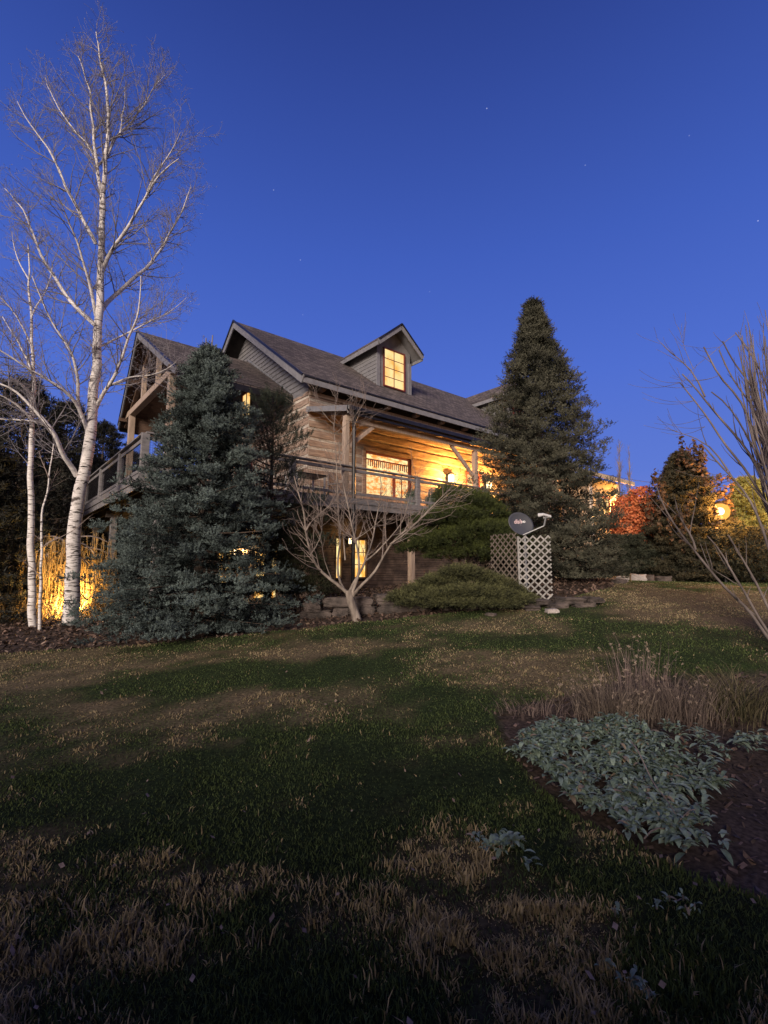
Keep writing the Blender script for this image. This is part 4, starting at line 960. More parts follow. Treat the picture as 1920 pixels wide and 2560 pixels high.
def centre_tree():
    r = np.random.default_rng(63); Y = 9.35; b = at(891, 1546, Y); b = G(b[0], b[1])
    e = empty('multi_stem_tree', b, 'small leafless tree with several spreading grey stems in front of the porch', 'tree')
    t = [limb([(895, 1560), (890, 1535), (882, 1508), (874, 1487), (871, 1476)], Y, Y, .092, .068)]
    L = []
    def add(pts, dy, r0, r1, y0=0): L.append(limb(pts, Y + y0, Y + dy, r0 * .72, r1 * .8, .6))
    add([(876, 1490), (849, 1468), (829, 1448), (805, 1434), (788, 1414), (776, 1387), (768, 1353), (765, 1326), (756, 1302), (754, 1259), (743, 1228), (735, 1190)], -.7, .055, .010)
    add([(765, 1326), (781, 1302), (800, 1285), (819, 1269), (850, 1250), (880, 1215)], .0, .018, .005, -.5)
    add([(874, 1480), (880, 1462), (893, 1448), (905, 1425), (912, 1404), (918, 1380), (930, 1360), (937, 1319), (947, 1269), (955, 1225), (950, 1190)], .8, .045, .008)
    add([(882, 1490), (896, 1468), (910, 1454), (928, 1440), (940, 1427), (957, 1397), (970, 1368), (985, 1345), (998, 1336), (1031, 1319), (1055, 1289), (1092, 1259), (1126, 1218), (1150, 1195)], -.9, .05, .007)
    add([(880, 1485), (896, 1458), (901, 1424), (897, 1400), (893, 1380), (886, 1350), (883, 1330), (876, 1289), (863, 1249), (858, 1200), (853, 1150), (850, 1100)], -.3, .045, .006)
    add([(862, 1478), (845, 1460), (842, 1430), (844, 1404), (850, 1360), (851, 1336), (847, 1300), (844, 1269), (842, 1201), (839, 1150), (836, 1100), (834, 1055)], .5, .040, .006)
    add([(834, 1060), (815, 1045), (798, 1020), (788, 985)], .5, .010, .004, .5); add([(835, 1070), (842, 1030), (838, 985)], .6, .010, .004, .5); add([(836, 1085), (850, 1075), (880, 1050), (900, 1020), (915, 1000)], .4, .010, .004, .5)
    add([(912, 1404), (935, 1380), (964, 1357), (985, 1330), (1011, 1296), (1018, 1262), (1030, 1225), (1040, 1180)], .2, .030, .006, .2)
    add([(975, 1360), (1005, 1342), (1041, 1309), (1075, 1279), (1110, 1240), (1135, 1222), (1160, 1205)], -1.1, .018, .005, -.6)
    add([(863, 1400), (859, 1336), (857, 1300), (850, 1270), (870, 1240), (893, 1215)], .3, .022, .005, .2)
    add([(886, 1350), (905, 1335), (925, 1320), (950, 1305), (975, 1275), (1000, 1250)], -.5, .016, .005, -.3)
    add([(776, 1387), (790, 1370), (800, 1340), (808, 1310), (805, 1280)], -.4, .014, .005, -.6)
    add([(829, 1448), (810, 1410), (803, 1370), (808, 1335), (795, 1318), (781, 1310)], -.5, .014, .005, -.3)
    add([(855, 1150), (870, 1100), (890, 1060), (900, 1030)], -.3, .010, .004, -.3)
    V, F = tubes(t + L, 9); np_mesh('trunk', V, F, M['smooth'], e, smooth=True, off=b)
    S = []; T2 = []
    for Q, R_ in L:
        ln = np.linalg.norm(np.diff(Q, axis=0), axis=1).sum(); S += grow(Q, R_, int(4 + ln * 5.5), .35, 1.1, .75, r, .25, .25, .35, 6, .003)
    for Q, R_ in S: T2 += grow(Q, R_, 3, .12, .4, .7, r, .2, .4, .4, 4, .0022)
    V, F = tubes(S + T2, 4); np_mesh('crown', V, F, M['greytwig'], e, off=b)
centre_tree()

def right_shrub():
    r = np.random.default_rng(64); Y = 6.0; b = at(1990, 1720, Y); b = G(b[0], b[1])
    e = empty('bare_fan_shrub', b, 'large leafless shrub of many upright purple brown stems leaning in at the right edge', 'shrub')
    L = []
    def add(pts, dy, r0, r1, y0=0): L.append(limb(pts, Y + y0, Y + dy, r0 * .98, r1 * 1.05))
    z6 = lambda *q: [(1500 + x / 3.686, 1050 + y / 3.686) for x, y in q]; z7 = lambda *q: [(1560 + x / 3.161, 600 + y / 3.161) for x, y in q]
    add([(1995, 1715)] + z6((1600, 2050), (1480, 1900), (1350, 1700), (1180, 1560), (1090, 1490), (1000, 1350), (880, 1190), (780, 1080), (700, 950), (620, 800), (560, 700), (520, 610)), -.8, .024, .006)
    add(z6((880, 1190), (850, 1080), (800, 980), (760, 880), (720, 840)), -.8, .012, .006, -.6)
    add([(1990, 1710)] + z6((1580, 1980), (1450, 1800), (1330, 1560), (1230, 1400), (1140, 1220), (1060, 1120), (990, 1070)), -.5, .022, .006)
    add([(1995, 1700)] + z6((1640, 1900), (1520, 1700), (1460, 1560), (1380, 1400), (1300, 1250), (1230, 1120), (1180, 1060)), -.3, .024, .007)
    add([(2000, 1690)] + z7((1180, 2500), (1060, 2160), (960, 1980), (880, 1880), (820, 1820), (740, 1750), (690, 1700), (640, 1640)), .0, .026, .008)
    add(z7((820, 1820), (790, 1740), (740, 1650), (700, 1600), (600, 1580), (430, 1540), (320, 1480)), .1, .012, .002)
    add([(2010, 1680)] + z7((1200, 2300), (1080, 2020), (980, 1800), (900, 1700), (800, 1600), (740, 1500), (690, 1430), (650, 1380), (555, 1270), (480, 1160), (440, 1125)), .2, .028, .007)
    add([(2015, 1680)] + z7((1230, 2200), (1100, 1900), (1000, 1700), (900, 1600), (830, 1500), (760, 1410), (700, 1330), (640, 1240), (560, 1170), (510, 1110), (460, 1060)), .4, .030, .008)
    add(z7((640, 1240), (610, 1130), (580, 1070), (550, 1020), (430, 950), (330, 860), (260, 780)), .5, .012, .002, .3)
    add(z7((550, 1020), (500, 920), (460, 800), (430, 690)), .5, .004, .002, .4)
    add([(2020, 1680)] + z7((1240, 2100), (1130, 1850), (1040, 1650), (960, 1500), (900, 1400), (840, 1330), (780, 1260), (690, 1200)), .1, .024, .007)
    add([(2020, 1680)] + z7((1250, 2050), (1150, 1800), (1070, 1600), (980, 1420), (900, 1270), (840, 1180), (800, 1110), (750, 1060), (700, 950), (630, 845)), .0, .028, .008)
    add([(2020, 1680)] + z7((1260, 2000), (1170, 1700), (1090, 1500), (1000, 1300), (920, 1180), (840, 1060), (800, 1000), (750, 870)), .5, .024, .007)
    add([(2025, 1680)] + z7((1280, 1900), (1200, 1600), (1110, 1350), (1020, 1180), (950, 1080), (880, 980), (840, 920), (780, 800)), -.2, .024, .007)
    add([(2030, 1680)] + z7((1290, 1800), (1230, 1500), (1160, 1250), (1080, 1050), (1000, 900), (940, 820), (880, 730)), .3, .024, .007)
    add(z7((880, 745), (800, 800), (700, 900), (600, 980), (540, 1020)), .1, .005, .002, .3)
    for i in range(85):
        x1 = r.uniform(1842, 2000); y1 = 880 - (x1 - 1840) * .9 + r.uniform(-60, 160); y1 = max(y1, 690 + r.uniform(0, 90)); x0 = 1990 + r.uniform(-20, 70)
        xm = x1 * .62 + x0 * .38 + r.uniform(10, 40); add([(x0, 1700), ((x0 + xm) / 2 + 12, 1480), (xm, (1700 + y1) / 2 - 60), (x1 * .8 + xm * .2, y1 * .7 + (1700 + y1) * .15), (x1, y1)], r.uniform(-.9, .9), r.uniform(.014, .030), .004)
    V, F = tubes(L, 7); np_mesh('stems', V, F, M['shrubstem'], e, smooth=True, off=b)
    S = []
    for Q, R_ in L: S += grow(Q, R_, 7, .15, .65, .45, r, .35, .5, .25, 5, .0022)
    for x, y, k in ((440, 1125, -1), (555, 1270, -1), (540, 1160, -1), (650, 1390, -1), (640, 1475, -1), (750, 1070, -1), (810, 1850, -1)):
        for _ in range(2):
            p0 = at(*z7((x, y))[0], Y); d = np.array([-1, r.normal(0, .4), -.35 + r.normal(0, .15)]); pts = [p0]
            for j in range(7): d = unit(d + np.array([0, 0, .12])); pts.append(pts[-1] + d * .09)
            S.append((np.array(pts), np.linspace(.003, .0015, 8)))
    V, F = tubes(S, 4); np_mesh('crown', V, F, M['shrubstem'], e, off=b)
right_shrub()

def poplars():
    r = np.random.default_rng(65)
    for px, top, lab in ((1548, 1120, 'thin bare upright tree top nearer the spruce'), (1574, 1130, 'thinner bare upright tree top beside the cream wing')):
        Y = 26; b = at(px, 1430, Y); b = G(b[0], b[1]); e = empty('columnar_tree', b, lab, 'tree', 'bare columnar trees beyond the house')
        t = [limb([(px, 1440), (px + 1, 1300), (px, 1200), (px, top)], Y, Y, .08, .012)]; S = grow(t[0][0], t[0][1], 60, .5, 1.1, .35, r, .2, 1.4, .2, 5, .006)
        T2 = []
        for Q, R_ in S: T2 += grow(Q, R_, 4, .2, .5, .5, r, .2, .8, .3, 4, .005)
        V, F = tubes(t, 7); np_mesh('trunk', V, F, M['shrubstem'], e, off=b); V, F = tubes(S + T2, 4); np_mesh('crown', V, F, M['shrubstem'], e, off=b)
poplars()

def leafy_tree(name, px, py, Y, blobs, n, size, c1, c2, seed, label, cat='tree', weep=False):
    r = np.random.default_rng(seed); b = at(px, py, Y); b = G(b[0], b[1]); e = empty(name, b, label, cat); VV = []; CC = []
    for (x, y, z, R_) in blobs:
        k = int(n * R_ ** 2 / sum(q[3] ** 2 for q in blobs)); d = unit(r.normal(size=(k, 3))); P = np.array([x, y, z]) + d * (R_ * (.35 + .7 * r.random(k) ** .5))[:, None] * np.array([1, 1, .85])
        a = unit(r.normal(size=(k, 3))) * (size * (.6 + .8 * r.random((k, 1)))); bb = unit(np.cross(a, r.normal(size=(k, 3)))) * size * .5
        V = np.stack([P - a, P - bb, P + a, P + bb], 1); VV.append(V.reshape(-1, 3)); g = r.random((k, 1)); CC.append(np.repeat(np.asarray(c1) * (1 - g) + np.asarray(c2) * g, 4, 0))
    V = np.concatenate(VV); np_mesh('crown', V, np.arange(len(V)).reshape(-1, 4), M['leaf'], e, np.concatenate(CC))
    ls = []
    for q in blobs:
        t = np.linspace(0, 1, 5)[:, None]; ls.append(((1 - t) ** 2 * np.array([0, 0, -.1]) + 2 * t * (1 - t) * np.array([q[0] * .3, q[1] * .3, q[2] * .7]) + t * t * np.array(q[:3]), np.linspace(.07, .015, 5)))
    V, F = tubes(ls, 6); np_mesh('trunk', V, F, M['shrubstem'], e)
leafy_tree('red_leaved_tree', 1605, 1430, 17.3, [(-.35, 0, 2.1, .65), (.25, 0, 2.4, .6), (.0, -.3, 2.8, .5), (-.1, .2, 1.4, .7), (.5, 0, 1.7, .6), (-.55, 0, 1.5, .5), (-.75, 0, 2.0, .5), (.6, -.4, 2.2, .55), (-.4, .1, 2.6, .45)], 12000, .06, (.36, .075, .03), (.62, .21, .08), 71, 'tree with rusty red leaves beside the cream wing, lit by the yard lamp')

# ------------------------------------------------------------------ weeping larch at the left, lit by an added hidden spotlight
def weeper():
    r = np.random.default_rng(66); Y = 13.2; b = at(150, 1545, Y); b = G(b[0], b[1])
    e = empty('weeping_larch', b, 'golden weeping larch with hanging strands behind the birch trunks', 'tree')
    ls = [(np.array([[0, 0, -.1], [.05, 0, .8], [-.05, 0, 1.5], [.1, 0, 2.0]]), np.array([.08, .06, .05, .03]))]; st = []; SP = []
    for i in range(26):
        a = r.uniform(0, 6.28); R_ = r.uniform(.5, 1.35); t = np.linspace(0, 1, 7)[:, None]; top = 1.9 + r.uniform(-.5, .1)
        c = np.array([0, 0, top]) * (1 - t) + np.array([math.cos(a) * R_, math.sin(a) * R_ * .6, top - .15]) * t + np.array([0, 0, .22]) * np.sin(t * np.pi)
        ls.append((c, np.linspace(.03, .012, 7)))
        for k in range(14):
            p0 = c[r.integers(2, 7)] + r.normal(0, .06, 3); L_ = min(p0[2] - .02, r.uniform(.9, 2.0)); q = np.linspace(0, 1, 7)[:, None]
            P = p0 - np.array([0, 0, 1]) * q * L_ + np.array([r.normal(0, .08), r.normal(0, .08), 0]) * q + r.normal(0, .012, (7, 3)); st.append((P, np.linspace(.011, .004, 7))); SP.append(P)
    # low sprawling strands to the left
    for k in range(150):
        x = r.uniform(-2.6, 1.0); y = r.uniform(-.9, .2); hgt = r.uniform(.25, .75); q = np.linspace(0, 1, 6)[:, None]; w = r.normal(.0, .45)
        P = np.array([x, y, 0]) + np.array([1, 0, 0]) * w * q + np.array([0, 0, 1]) * (hgt * np.sin(q * np.pi * .95)) + r.normal(0, .02, (6, 3)); st.append((P, np.linspace(.012, .005, 6))); SP.append(P)
    V, F = tubes(ls, 6); np_mesh('trunk', V, F, M['shrubstem'], e, smooth=True)
    V, F = tubes(st, 4); P = np.concatenate(SP); P = P[r.random(len(P)) < .9]; P = np.repeat(P, 3, 0) + r.normal(0, .03, (len(P) * 3, 3))
    V2, F2 = shoots(P, unit(r.normal(0, .4, P.shape) + np.array([0, 0, -1])), np.full(len(P), .09), 5, .035, .008, rg=r)
    C = np.concatenate([np.tile([.30, .20, .085], (len(V), 1)), np.repeat(np.array([.40, .27, .11]) * (.5 + .7 * r.random((len(P), 1))), 15, 0)])
    np_mesh('crown', np.concatenate([V, V2]), [F, F2 + len(V)], M['leaf'], e, C)
weeper()
def spot():  # added spotlight, kept out of sight, brightening the weeping larch
    p = at(181, 1540, 12.35); b = G(p[0], p[1]); e = empty('added_larch_light', b, 'added spotlight hidden behind the thick birch trunk to brighten the weeping larch', 'lamp')
    m = MB(); m.tube([(0, 0, -.1), (0, 0, .12)], .012, 6); m.build('stake', M['gutter'], e); m = MB(); m.tube([(.03, -.04, .10), (-.03, .05, .16)], [.035, .05], 12); m.build('lamp_head', M['gutter'], e)
    l = bpy.data.lights.new('larch_fill_light', 'SPOT'); l.energy = 1300; l.color = (1, .60, .18); l.spot_size = rad(125); l.spot_blend = .8; l.shadow_soft_size = .05
    o = bpy.data.objects.new('larch_fill_light', l); COL.objects.link(o); o.location = (b[0] - .05, b[1] + .08, b[2] + .24); o.rotation_euler = Vector((-.9, .9, .55)).to_track_quat('-Z', 'Y').to_euler()
spot()

for (x0, y0, x1, y1, sag, lab) in ((1480, 1178, 1690, 1212, .25, 'upper thin overhead cable right of the spruce'), (1480, 1190, 1690, 1222, .5, 'lower sagging overhead cable right of the spruce')):
    A = at(x0, y0, 30); B_ = at(x1, y1, 27); q = np.linspace(-.6, 1.6, 24)[:, None]; P_ = A * (1 - q) + B_ * q; P_[:, 2] += sag * ((q[:, 0] - .5) ** 2 * 2 - .5)
    V_, F_ = tubes([(P_, np.full(24, .012))], 5); tag(np_mesh('overhead_cable', V_, F_, M['gutter']), lab, 'cable', 'overhead cables at the right')
# ------------------------------------------------------------------ stones
def stone_mesh(mb, c, s, r, rz=0):
    """a rough flat field stone: rounded box with displaced corners"""
    n = 9; P = []; F = []; idx = {}
    J = r.normal(0, 1, 3); S1 = int(r.integers(1, 9999))
    def add(v):
        k = tuple(np.round(v, 4))
        if k not in idx:
            d = np.array(v, float); q = np.sign(d) * np.abs(d) ** .9; l = np.linalg.norm(d); q = q * (1 - .18 * max(0, l - 1.0))
            q = q * (1 + .30 * (vnoise(d[0] * 1.3 + J[0] * 9 + 50, d[1] * 1.3 + d[2] * 1.7 + 5, .9, 77) - .5) + .16 * (vnoise(d[0] * 2 + J[1] * 9 + 50, d[1] * 2 + d[2] * 3 + 9, .45, 78) - .5)); q = q + np.array([0, 0, .12 * J[2] * d[0] * .5]); ca, sa = math.cos(rz), math.sin(rz)
            q = q * np.array(s) / 2; q = np.array([q[0] * ca - q[1] * sa, q[0] * sa + q[1] * ca, q[2]]) + np.array(c); idx[k] = len(P); P.append(q)
        return idx[k]
    g = np.linspace(-1, 1, n)
    for ax in range(3):
        for sg in (-1, 1):
            for i in range(n - 1):
                for j in range(n - 1):
                    f = []
                    for (a, b_) in ((i, j), (i + 1, j), (i + 1, j + 1), (i, j + 1)):
                        v = [0, 0, 0]; v[ax] = sg; v[(ax + 1) % 3] = g[a]; v[(ax + 2) % 3] = g[b_]; f.append(add(v))
                    F.append(f if sg > 0 else f[::-1])
    mb.poly(P, F)
def stones():
    r = np.random.default_rng(81)
    m = MB()                                     # dry wall behind the bare tree and under the juniper
    pts = [(-1.6, 10.05), (-.6, 9.95), (.4, 9.85), (1.3, 9.75), (1.9, 9.6)]
    xs = np.array([p[0] for p in pts]); ys = np.array([p[1] for p in pts])
    for lay in range(2):
        x = -1.7 + .1 * lay
        while x < 1.9:
            l = r.uniform(.35, 1.1); y = np.interp(x + l / 2, xs, ys) + .05 * lay + r.normal(0, .03); z = float(H(x + l / 2, y - .3)) + .03 + lay * .19 + r.normal(0, .015)
            stone_mesh(m, (x + l / 2, y, z), (l * .98, .34, r.uniform(.17, .25)), r, r.normal(-.08, .07)); x += l
    tag(m.build('stone_retaining_wall', M['rock'], None), 'low dark dry stone retaining wall behind the bare centre tree', 'wall')
    m = MB()
    for (px, py, l, h, dy) in ((1345, 1513, .62, .09, 0), (1425, 1503, .62, .12, 0), (1490, 1508, .36, .08, 0), (1330, 1535, .34, .08, -.1), (1395, 1527, .40, .12, -.05), (1460, 1524, .42, .10, -.05)):
        p = at(px, py, 9.3 + dy); z = float(H(p[0], p[1])); stone_mesh(m, (p[0], p[1] + .1, z + (.02 if py > 1515 else .11)), (l * .9, .34, h + .02), r, r.normal(0, .1))
    tag(m.build('stone_edging', M['rock'], None), 'short two course stone edging below the lattice screen', 'wall')
    for k, (px, py, Y, s, mt, lab) in enumerate([
        (1560, 1443, 15.2, (.6, .4, .16), 'palerock', 'long flat pale stone nearest the spruce along the lawn edge'),
        (1596, 1448, 14.8, (.42, .36, .24), 'palerock', 'pale chunky stone second in the row by the lawn edge'),
        (1618, 1444, 15.0, (.38, .34, .24), 'rock', 'brownish stone right of the pale chunky one'),
        (1655, 1446, 15.2, (.46, .34, .2), 'rock', 'dark stone at the foot of the vine draped evergreen'),
        (1556, 1470, 13.0, (.26, .2, .08), 'palerock', 'small flat pale stone lying in the mulch'),
        (1549, 1480, 12.4, (.3, .24, .12), 'rock', 'small rounded stone at the mulch corner'),
        (1380, 1548, 8.9, (.22, .18, .08), 'palerock', 'small pale stone in the grass below the stone edging'),
        (1228, 1553, 8.8, (.18, .14, .06), 'rock', 'small dark stone at the bed edge below the juniper')]):
        p = at(px, py, Y); z = float(H(p[0], p[1])); m = MB(); stone_mesh(m, (0, 0, s[2] * .3), s, r, r.normal(0, .3))
        o = m.build('field_stone', M[mt], None); o.location = (p[0], p[1], z); tag(o, lab, 'stone', 'loose stones along the beds')
stones()

# ------------------------------------------------------------------ lattice screen and satellite dish
def lattice():
    e = empty('lattice_screen', G(2.73, 10.0), 'wooden diamond lattice screen standing round the dish pole', 'screen')
    off = np.array(e.location)
    def panel(p, q, z0, z1, mat, name):
        p = np.array(p, float); q = np.array(q, float); Lw = np.linalg.norm(q - p); d = (q - p) / Lw; nrm = np.array([-d[1], d[0]]); m = MB(); sp = .15; hh = z1 - z0
        for sgn, o_ in ((1, -.006), (-1, .006)):
            c = -hh
            while c < Lw + hh:
                # line a = c + sgn*z (sgn 1) ; clip into the rectangle
                if sgn > 0: za, zb = max(0, -c), min(hh, Lw - c); aa, ab = c + za, c + zb
                else: za, zb = max(0, c - Lw) , min(hh, c); aa, ab = c - za, c - zb
                if zb - za > .02:
                    A = p + d * aa + nrm * o_; B = p + d * ab + nrm * o_
                    m.beam(np.array([A[0], A[1], z0 + za]) - off, np.array([B[0], B[1], z0 + zb]) - off,   .009, .029, up=(nrm[0], nrm[1], 0) if False else tuple(np.cross([nrm[0], nrm[1], 0], [d[0] * sgn, d[1] * sgn, 1]).tolist()))
                c += sp
        m.build(name, mat, e)
    z0 = float(H(2.9, 9.9)) - .04
    panel((2.73, 10.0), (3.36, 9.93), z0, z0 + 1.36, M['lattice'], 'lattice_panel'); panel((2.72, 10.02), (2.30, 10.62), z0 + .08, z0 + 1.42, M['latticeold'], 'lattice_panel')
    m = MB(); m.box((-.02, .0, -.05), (.015, .03, 1.3)); m.build('corner_post', M['lattice'], e)
    # dish
    P = at(1303, 1309, 10.25); gz = float(H(P[0] + .1, P[1] + .15))
    e = empty('satellite_dish', (P[0] + .1, P[1] + .12, gz), 'dark grey oval satellite dish with a pale feed arm above the lattice screen', 'satellite dish')
    E0 = np.array([P[0] + .1, P[1] + .12, gz])
    n = np.array([.30, -.93, .20]); n /= np.linalg.norm(n); xr = np.cross([0, 0, 1], n); xr /= np.linalg.norm(xr); yr = np.cross(n, xr)
    roll = rad(-14); X = xr * math.cos(roll) + yr * math.sin(roll); Yv = -xr * math.sin(roll) + yr * math.cos(roll); c0 = P - E0
    V = []; F = []; K = 40; RR = 9
    for j in range(RR + 1):
        t = j / RR
        for k in range(K):
            a = 2 * math.pi * k / K; q = c0 + X * (.30 * t * math.cos(a)) + Yv * (.245 * t * math.sin(a)) - n * (.05 * (1 - t * t)); V.append(q)
    for j in range(RR):
        for k in range(K): F.append((j * K + k, j * K + (k + 1) % K, (j + 1) * K + (k + 1) % K, (j + 1) * K + k))
    V = np.array(V); nn = len(V); V2 = V - n * .012; F2 = [tuple(reversed([i + nn for i in f])) for f in F]; rim = [((RR) * K + k, RR * K + (k + 1) % K, nn + RR * K + (k + 1) % K, nn + RR * K + k) for k in range(K)]
    np_mesh('reflector', np.concatenate([V, V2]), np.array(F + F2 + rim), M['dish'], e, smooth=True)
    m = MB(); tip = c0 + X * .30 + n * .42 + Yv * .10; low = c0 - Yv * .24 + X * .06 + n * .0
    el = c0 + X * .33 + n * .33 - Yv * .06
    m.beam(low, el, .022, .022); m.beam(el, tip, .032, .025); m.build('feed_arm', M['metal'], e, .004)
    m = MB(); t2 = tip + Yv * .04; d = -n * .9 - X * .5; d = d / np.linalg.norm(d)
    m.tube([t2 + X * .07, t2 + X * .07 + d * .11], [.03, .042], 12); m.tube([t2 - X * .05, t2 - X * .05 + d * .11], [.03, .042], 12); m.tube([t2 - X * .07, t2 + X * .11], .026, 8); m.build('feed_horn', M['white'], e)
    m = MB(); m.tube([(0, 0, -.2), (0, 0, c0[2] - .16), tuple(c0 - n * .10 - Yv * .02)], .025, 10); m.beam(c0 - n * .11 - Yv * .1, c0 - n * .11 + Yv * .1, .12, .05); m.build('mast', M['metal'], e)
    def word(s, size, cx, cy, mt, shear, name):
        cu = bpy.data.curves.new(name, 'FONT'); cu.body = s; cu.size = size; cu.extrude = .0015; cu.align_x = 'CENTER'; cu.align_y = 'CENTER'; cu.shear = shear; cu.offset = .0022
        t = bpy.data.objects.new(name, cu); COL.objects.link(t); bpy.context.view_layer.update(); dg = bpy.context.evaluated_depsgraph_get()
        me = bpy.data.meshes.new_from_object(t.evaluated_get(dg)); bpy.data.objects.remove(t); me.materials.clear(); me.materials.append(mt)
        for v in me.vertices:
            a, b_ = v.co.x + cx, v.co.y + cy; t_ = (a / .30) ** 2 + (b_ / .245) ** 2
            v.co = Vector((c0 + X2 * a + Y2 * b_ - n * (.05 * (1 - t_)) + n * (.006 + v.co.z)).tolist())
        o = bpy.data.objects.new(name, me); COL.objects.link(o); o.parent = e
    r2 = rad(4); X2 = xr * math.cos(r2) + yr * math.sin(r2); Y2 = -xr * math.sin(r2) + yr * math.cos(r2)
    word('dish', .125, -.05, .055, M['ltext'], .25, 'lettering'); word('HD', .055, .095, .045, M['wtext'], 0, 'lettering')
lattice()

# ------------------------------------------------------------------ yard lamp
def bmesh_sphere(R_, z, n=14, m=8):
    V = [(R_ * math.sin(math.pi * (j + .02) / (m - 1 + .04)) * math.cos(2 * math.pi * k / n), R_ * math.sin(math.pi * (j + .02) / (m - 1 + .04)) * math.sin(2 * math.pi * k / n), z + R_ * math.cos(math.pi * (j + .02) / (m - 1 + .04))) for j in range(m) for k in range(n)]
    return np.array(V), np.array([(j * n + k, (j + 1) * n + k, (j + 1) * n + (k + 1) % n, j * n + (k + 1) % n) for j in range(m - 1) for k in range(n)])
def yard_lamp():
    P = at(1800, 1280, 15.2); b = G(P[0], P[1]); e = empty('yard_lamp', b, 'bright amber yard lamp on a post right of the vine draped evergreen', 'lamp')
    z = P[2] - b[2]; m = MB(); m.tube([(0, 0, -.1), (0, 0, z - .25)], [.05, .035], 10); m.tube([(0, 0, z - .25), (0, 0, z - .20)], .11, 12); m.build('lamp_post', M['gutter'], e)
    bpy_me = MB(); K = 14; prof = [(.09, -.16), (.16, -.09), (.185, .02), (.15, .12), (.06, .17)]
    V = []; F = []
    for rr, zz in prof:
        for k in range(K): V.append((rr * math.cos(2 * math.pi * k / K), rr * math.sin(2 * math.pi * k / K), z + zz))
    for j in range(len(prof) - 1):
        for k in range(K): F.append((j * K + k, j * K + (k + 1) % K, (j + 1) * K + (k + 1) % K, (j + 1) * K + k))
    V = [(a * 1.5, b_ * 1.5, z + (c - z) * 1.5) for a, b_, c in V]
    gm, nt, N, Lk, B = newmat('amber_halo_glow'); N.remove(B); em = N.new('ShaderNodeEmission'); em.inputs[0].default_value = (1, .42, .08, 1); em.inputs[1].default_value = 2.2  # glowing see-through shell standing in for the orange halo round the bulb
    tr = N.new('ShaderNodeBsdfTransparent'); mx = N.new('ShaderNodeMixShader'); mx.inputs[0].default_value = .42; Lk.new(tr.outputs[0], mx.inputs[1]); Lk.new(em.outputs[0], mx.inputs[2]); Lk.new(mx.outputs[0], N['Material Output'].inputs[0])
    g = np_mesh('lamp_halo_shell', V, np.array(F), gm, e, smooth=True)
    bv = bmesh_sphere(.12, z + .02); np_mesh('bulb', bv[0], bv[1], M['bulb'], e, smooth=True)
    m = MB(); m.tube([(0, 0, z + .26), (0, 0, z + .29), (0, 0, z + .34)], [.12, .10, .02], 12); m.build('lamp_cap', M['gutter'], e)
    l = bpy.data.lights.new('yard_lamp_light', 'POINT'); l.energy = 520; l.color = (1, .45, .10); l.shadow_soft_size = .22
    o = bpy.data.objects.new('yard_lamp_light', l); COL.objects.link(o); o.location = (P[0] - .15, P[1] - .5, P[2] + .05)
yard_lamp()

# ------------------------------------------------------------------ near bed: silver leaves, dry stems
def leaf_mesh(P, D, L_, Wd, r, curl=.5):
    """soft tongue-shaped leaves, 4 rows of 2 quads folded along the rib"""
    n = len(P); up = np.array([0, 0, 1.]); S = unit(np.cross(D, up)); N = unit(np.cross(S, D)); rows = [0, .25, .55, .82, 1.]; wd = [.25, .8, 1., .7, .08]; V = []
    for t, w in zip(rows, wd):
        c = P + D * (L_ * t)[:, None] - up * (L_ * curl * t * t * .6)[:, None]
        V += [c - S * (Wd * w / 2)[:, None] + N * (Wd * w * .18)[:, None], c, c + S * (Wd * w / 2)[:, None] + N * (Wd * w * .18)[:, None]]
    V = np.stack(V, 1); k = np.arange(n)[:, None] * 15; F = []
    for j in range(4):
        for s in range(2): F.append(k + np.array([[j * 3 + s, j * 3 + s + 1, j * 3 + s + 4, j * 3 + s + 3]]))
    return V.reshape(-1, 3), np.concatenate(F)
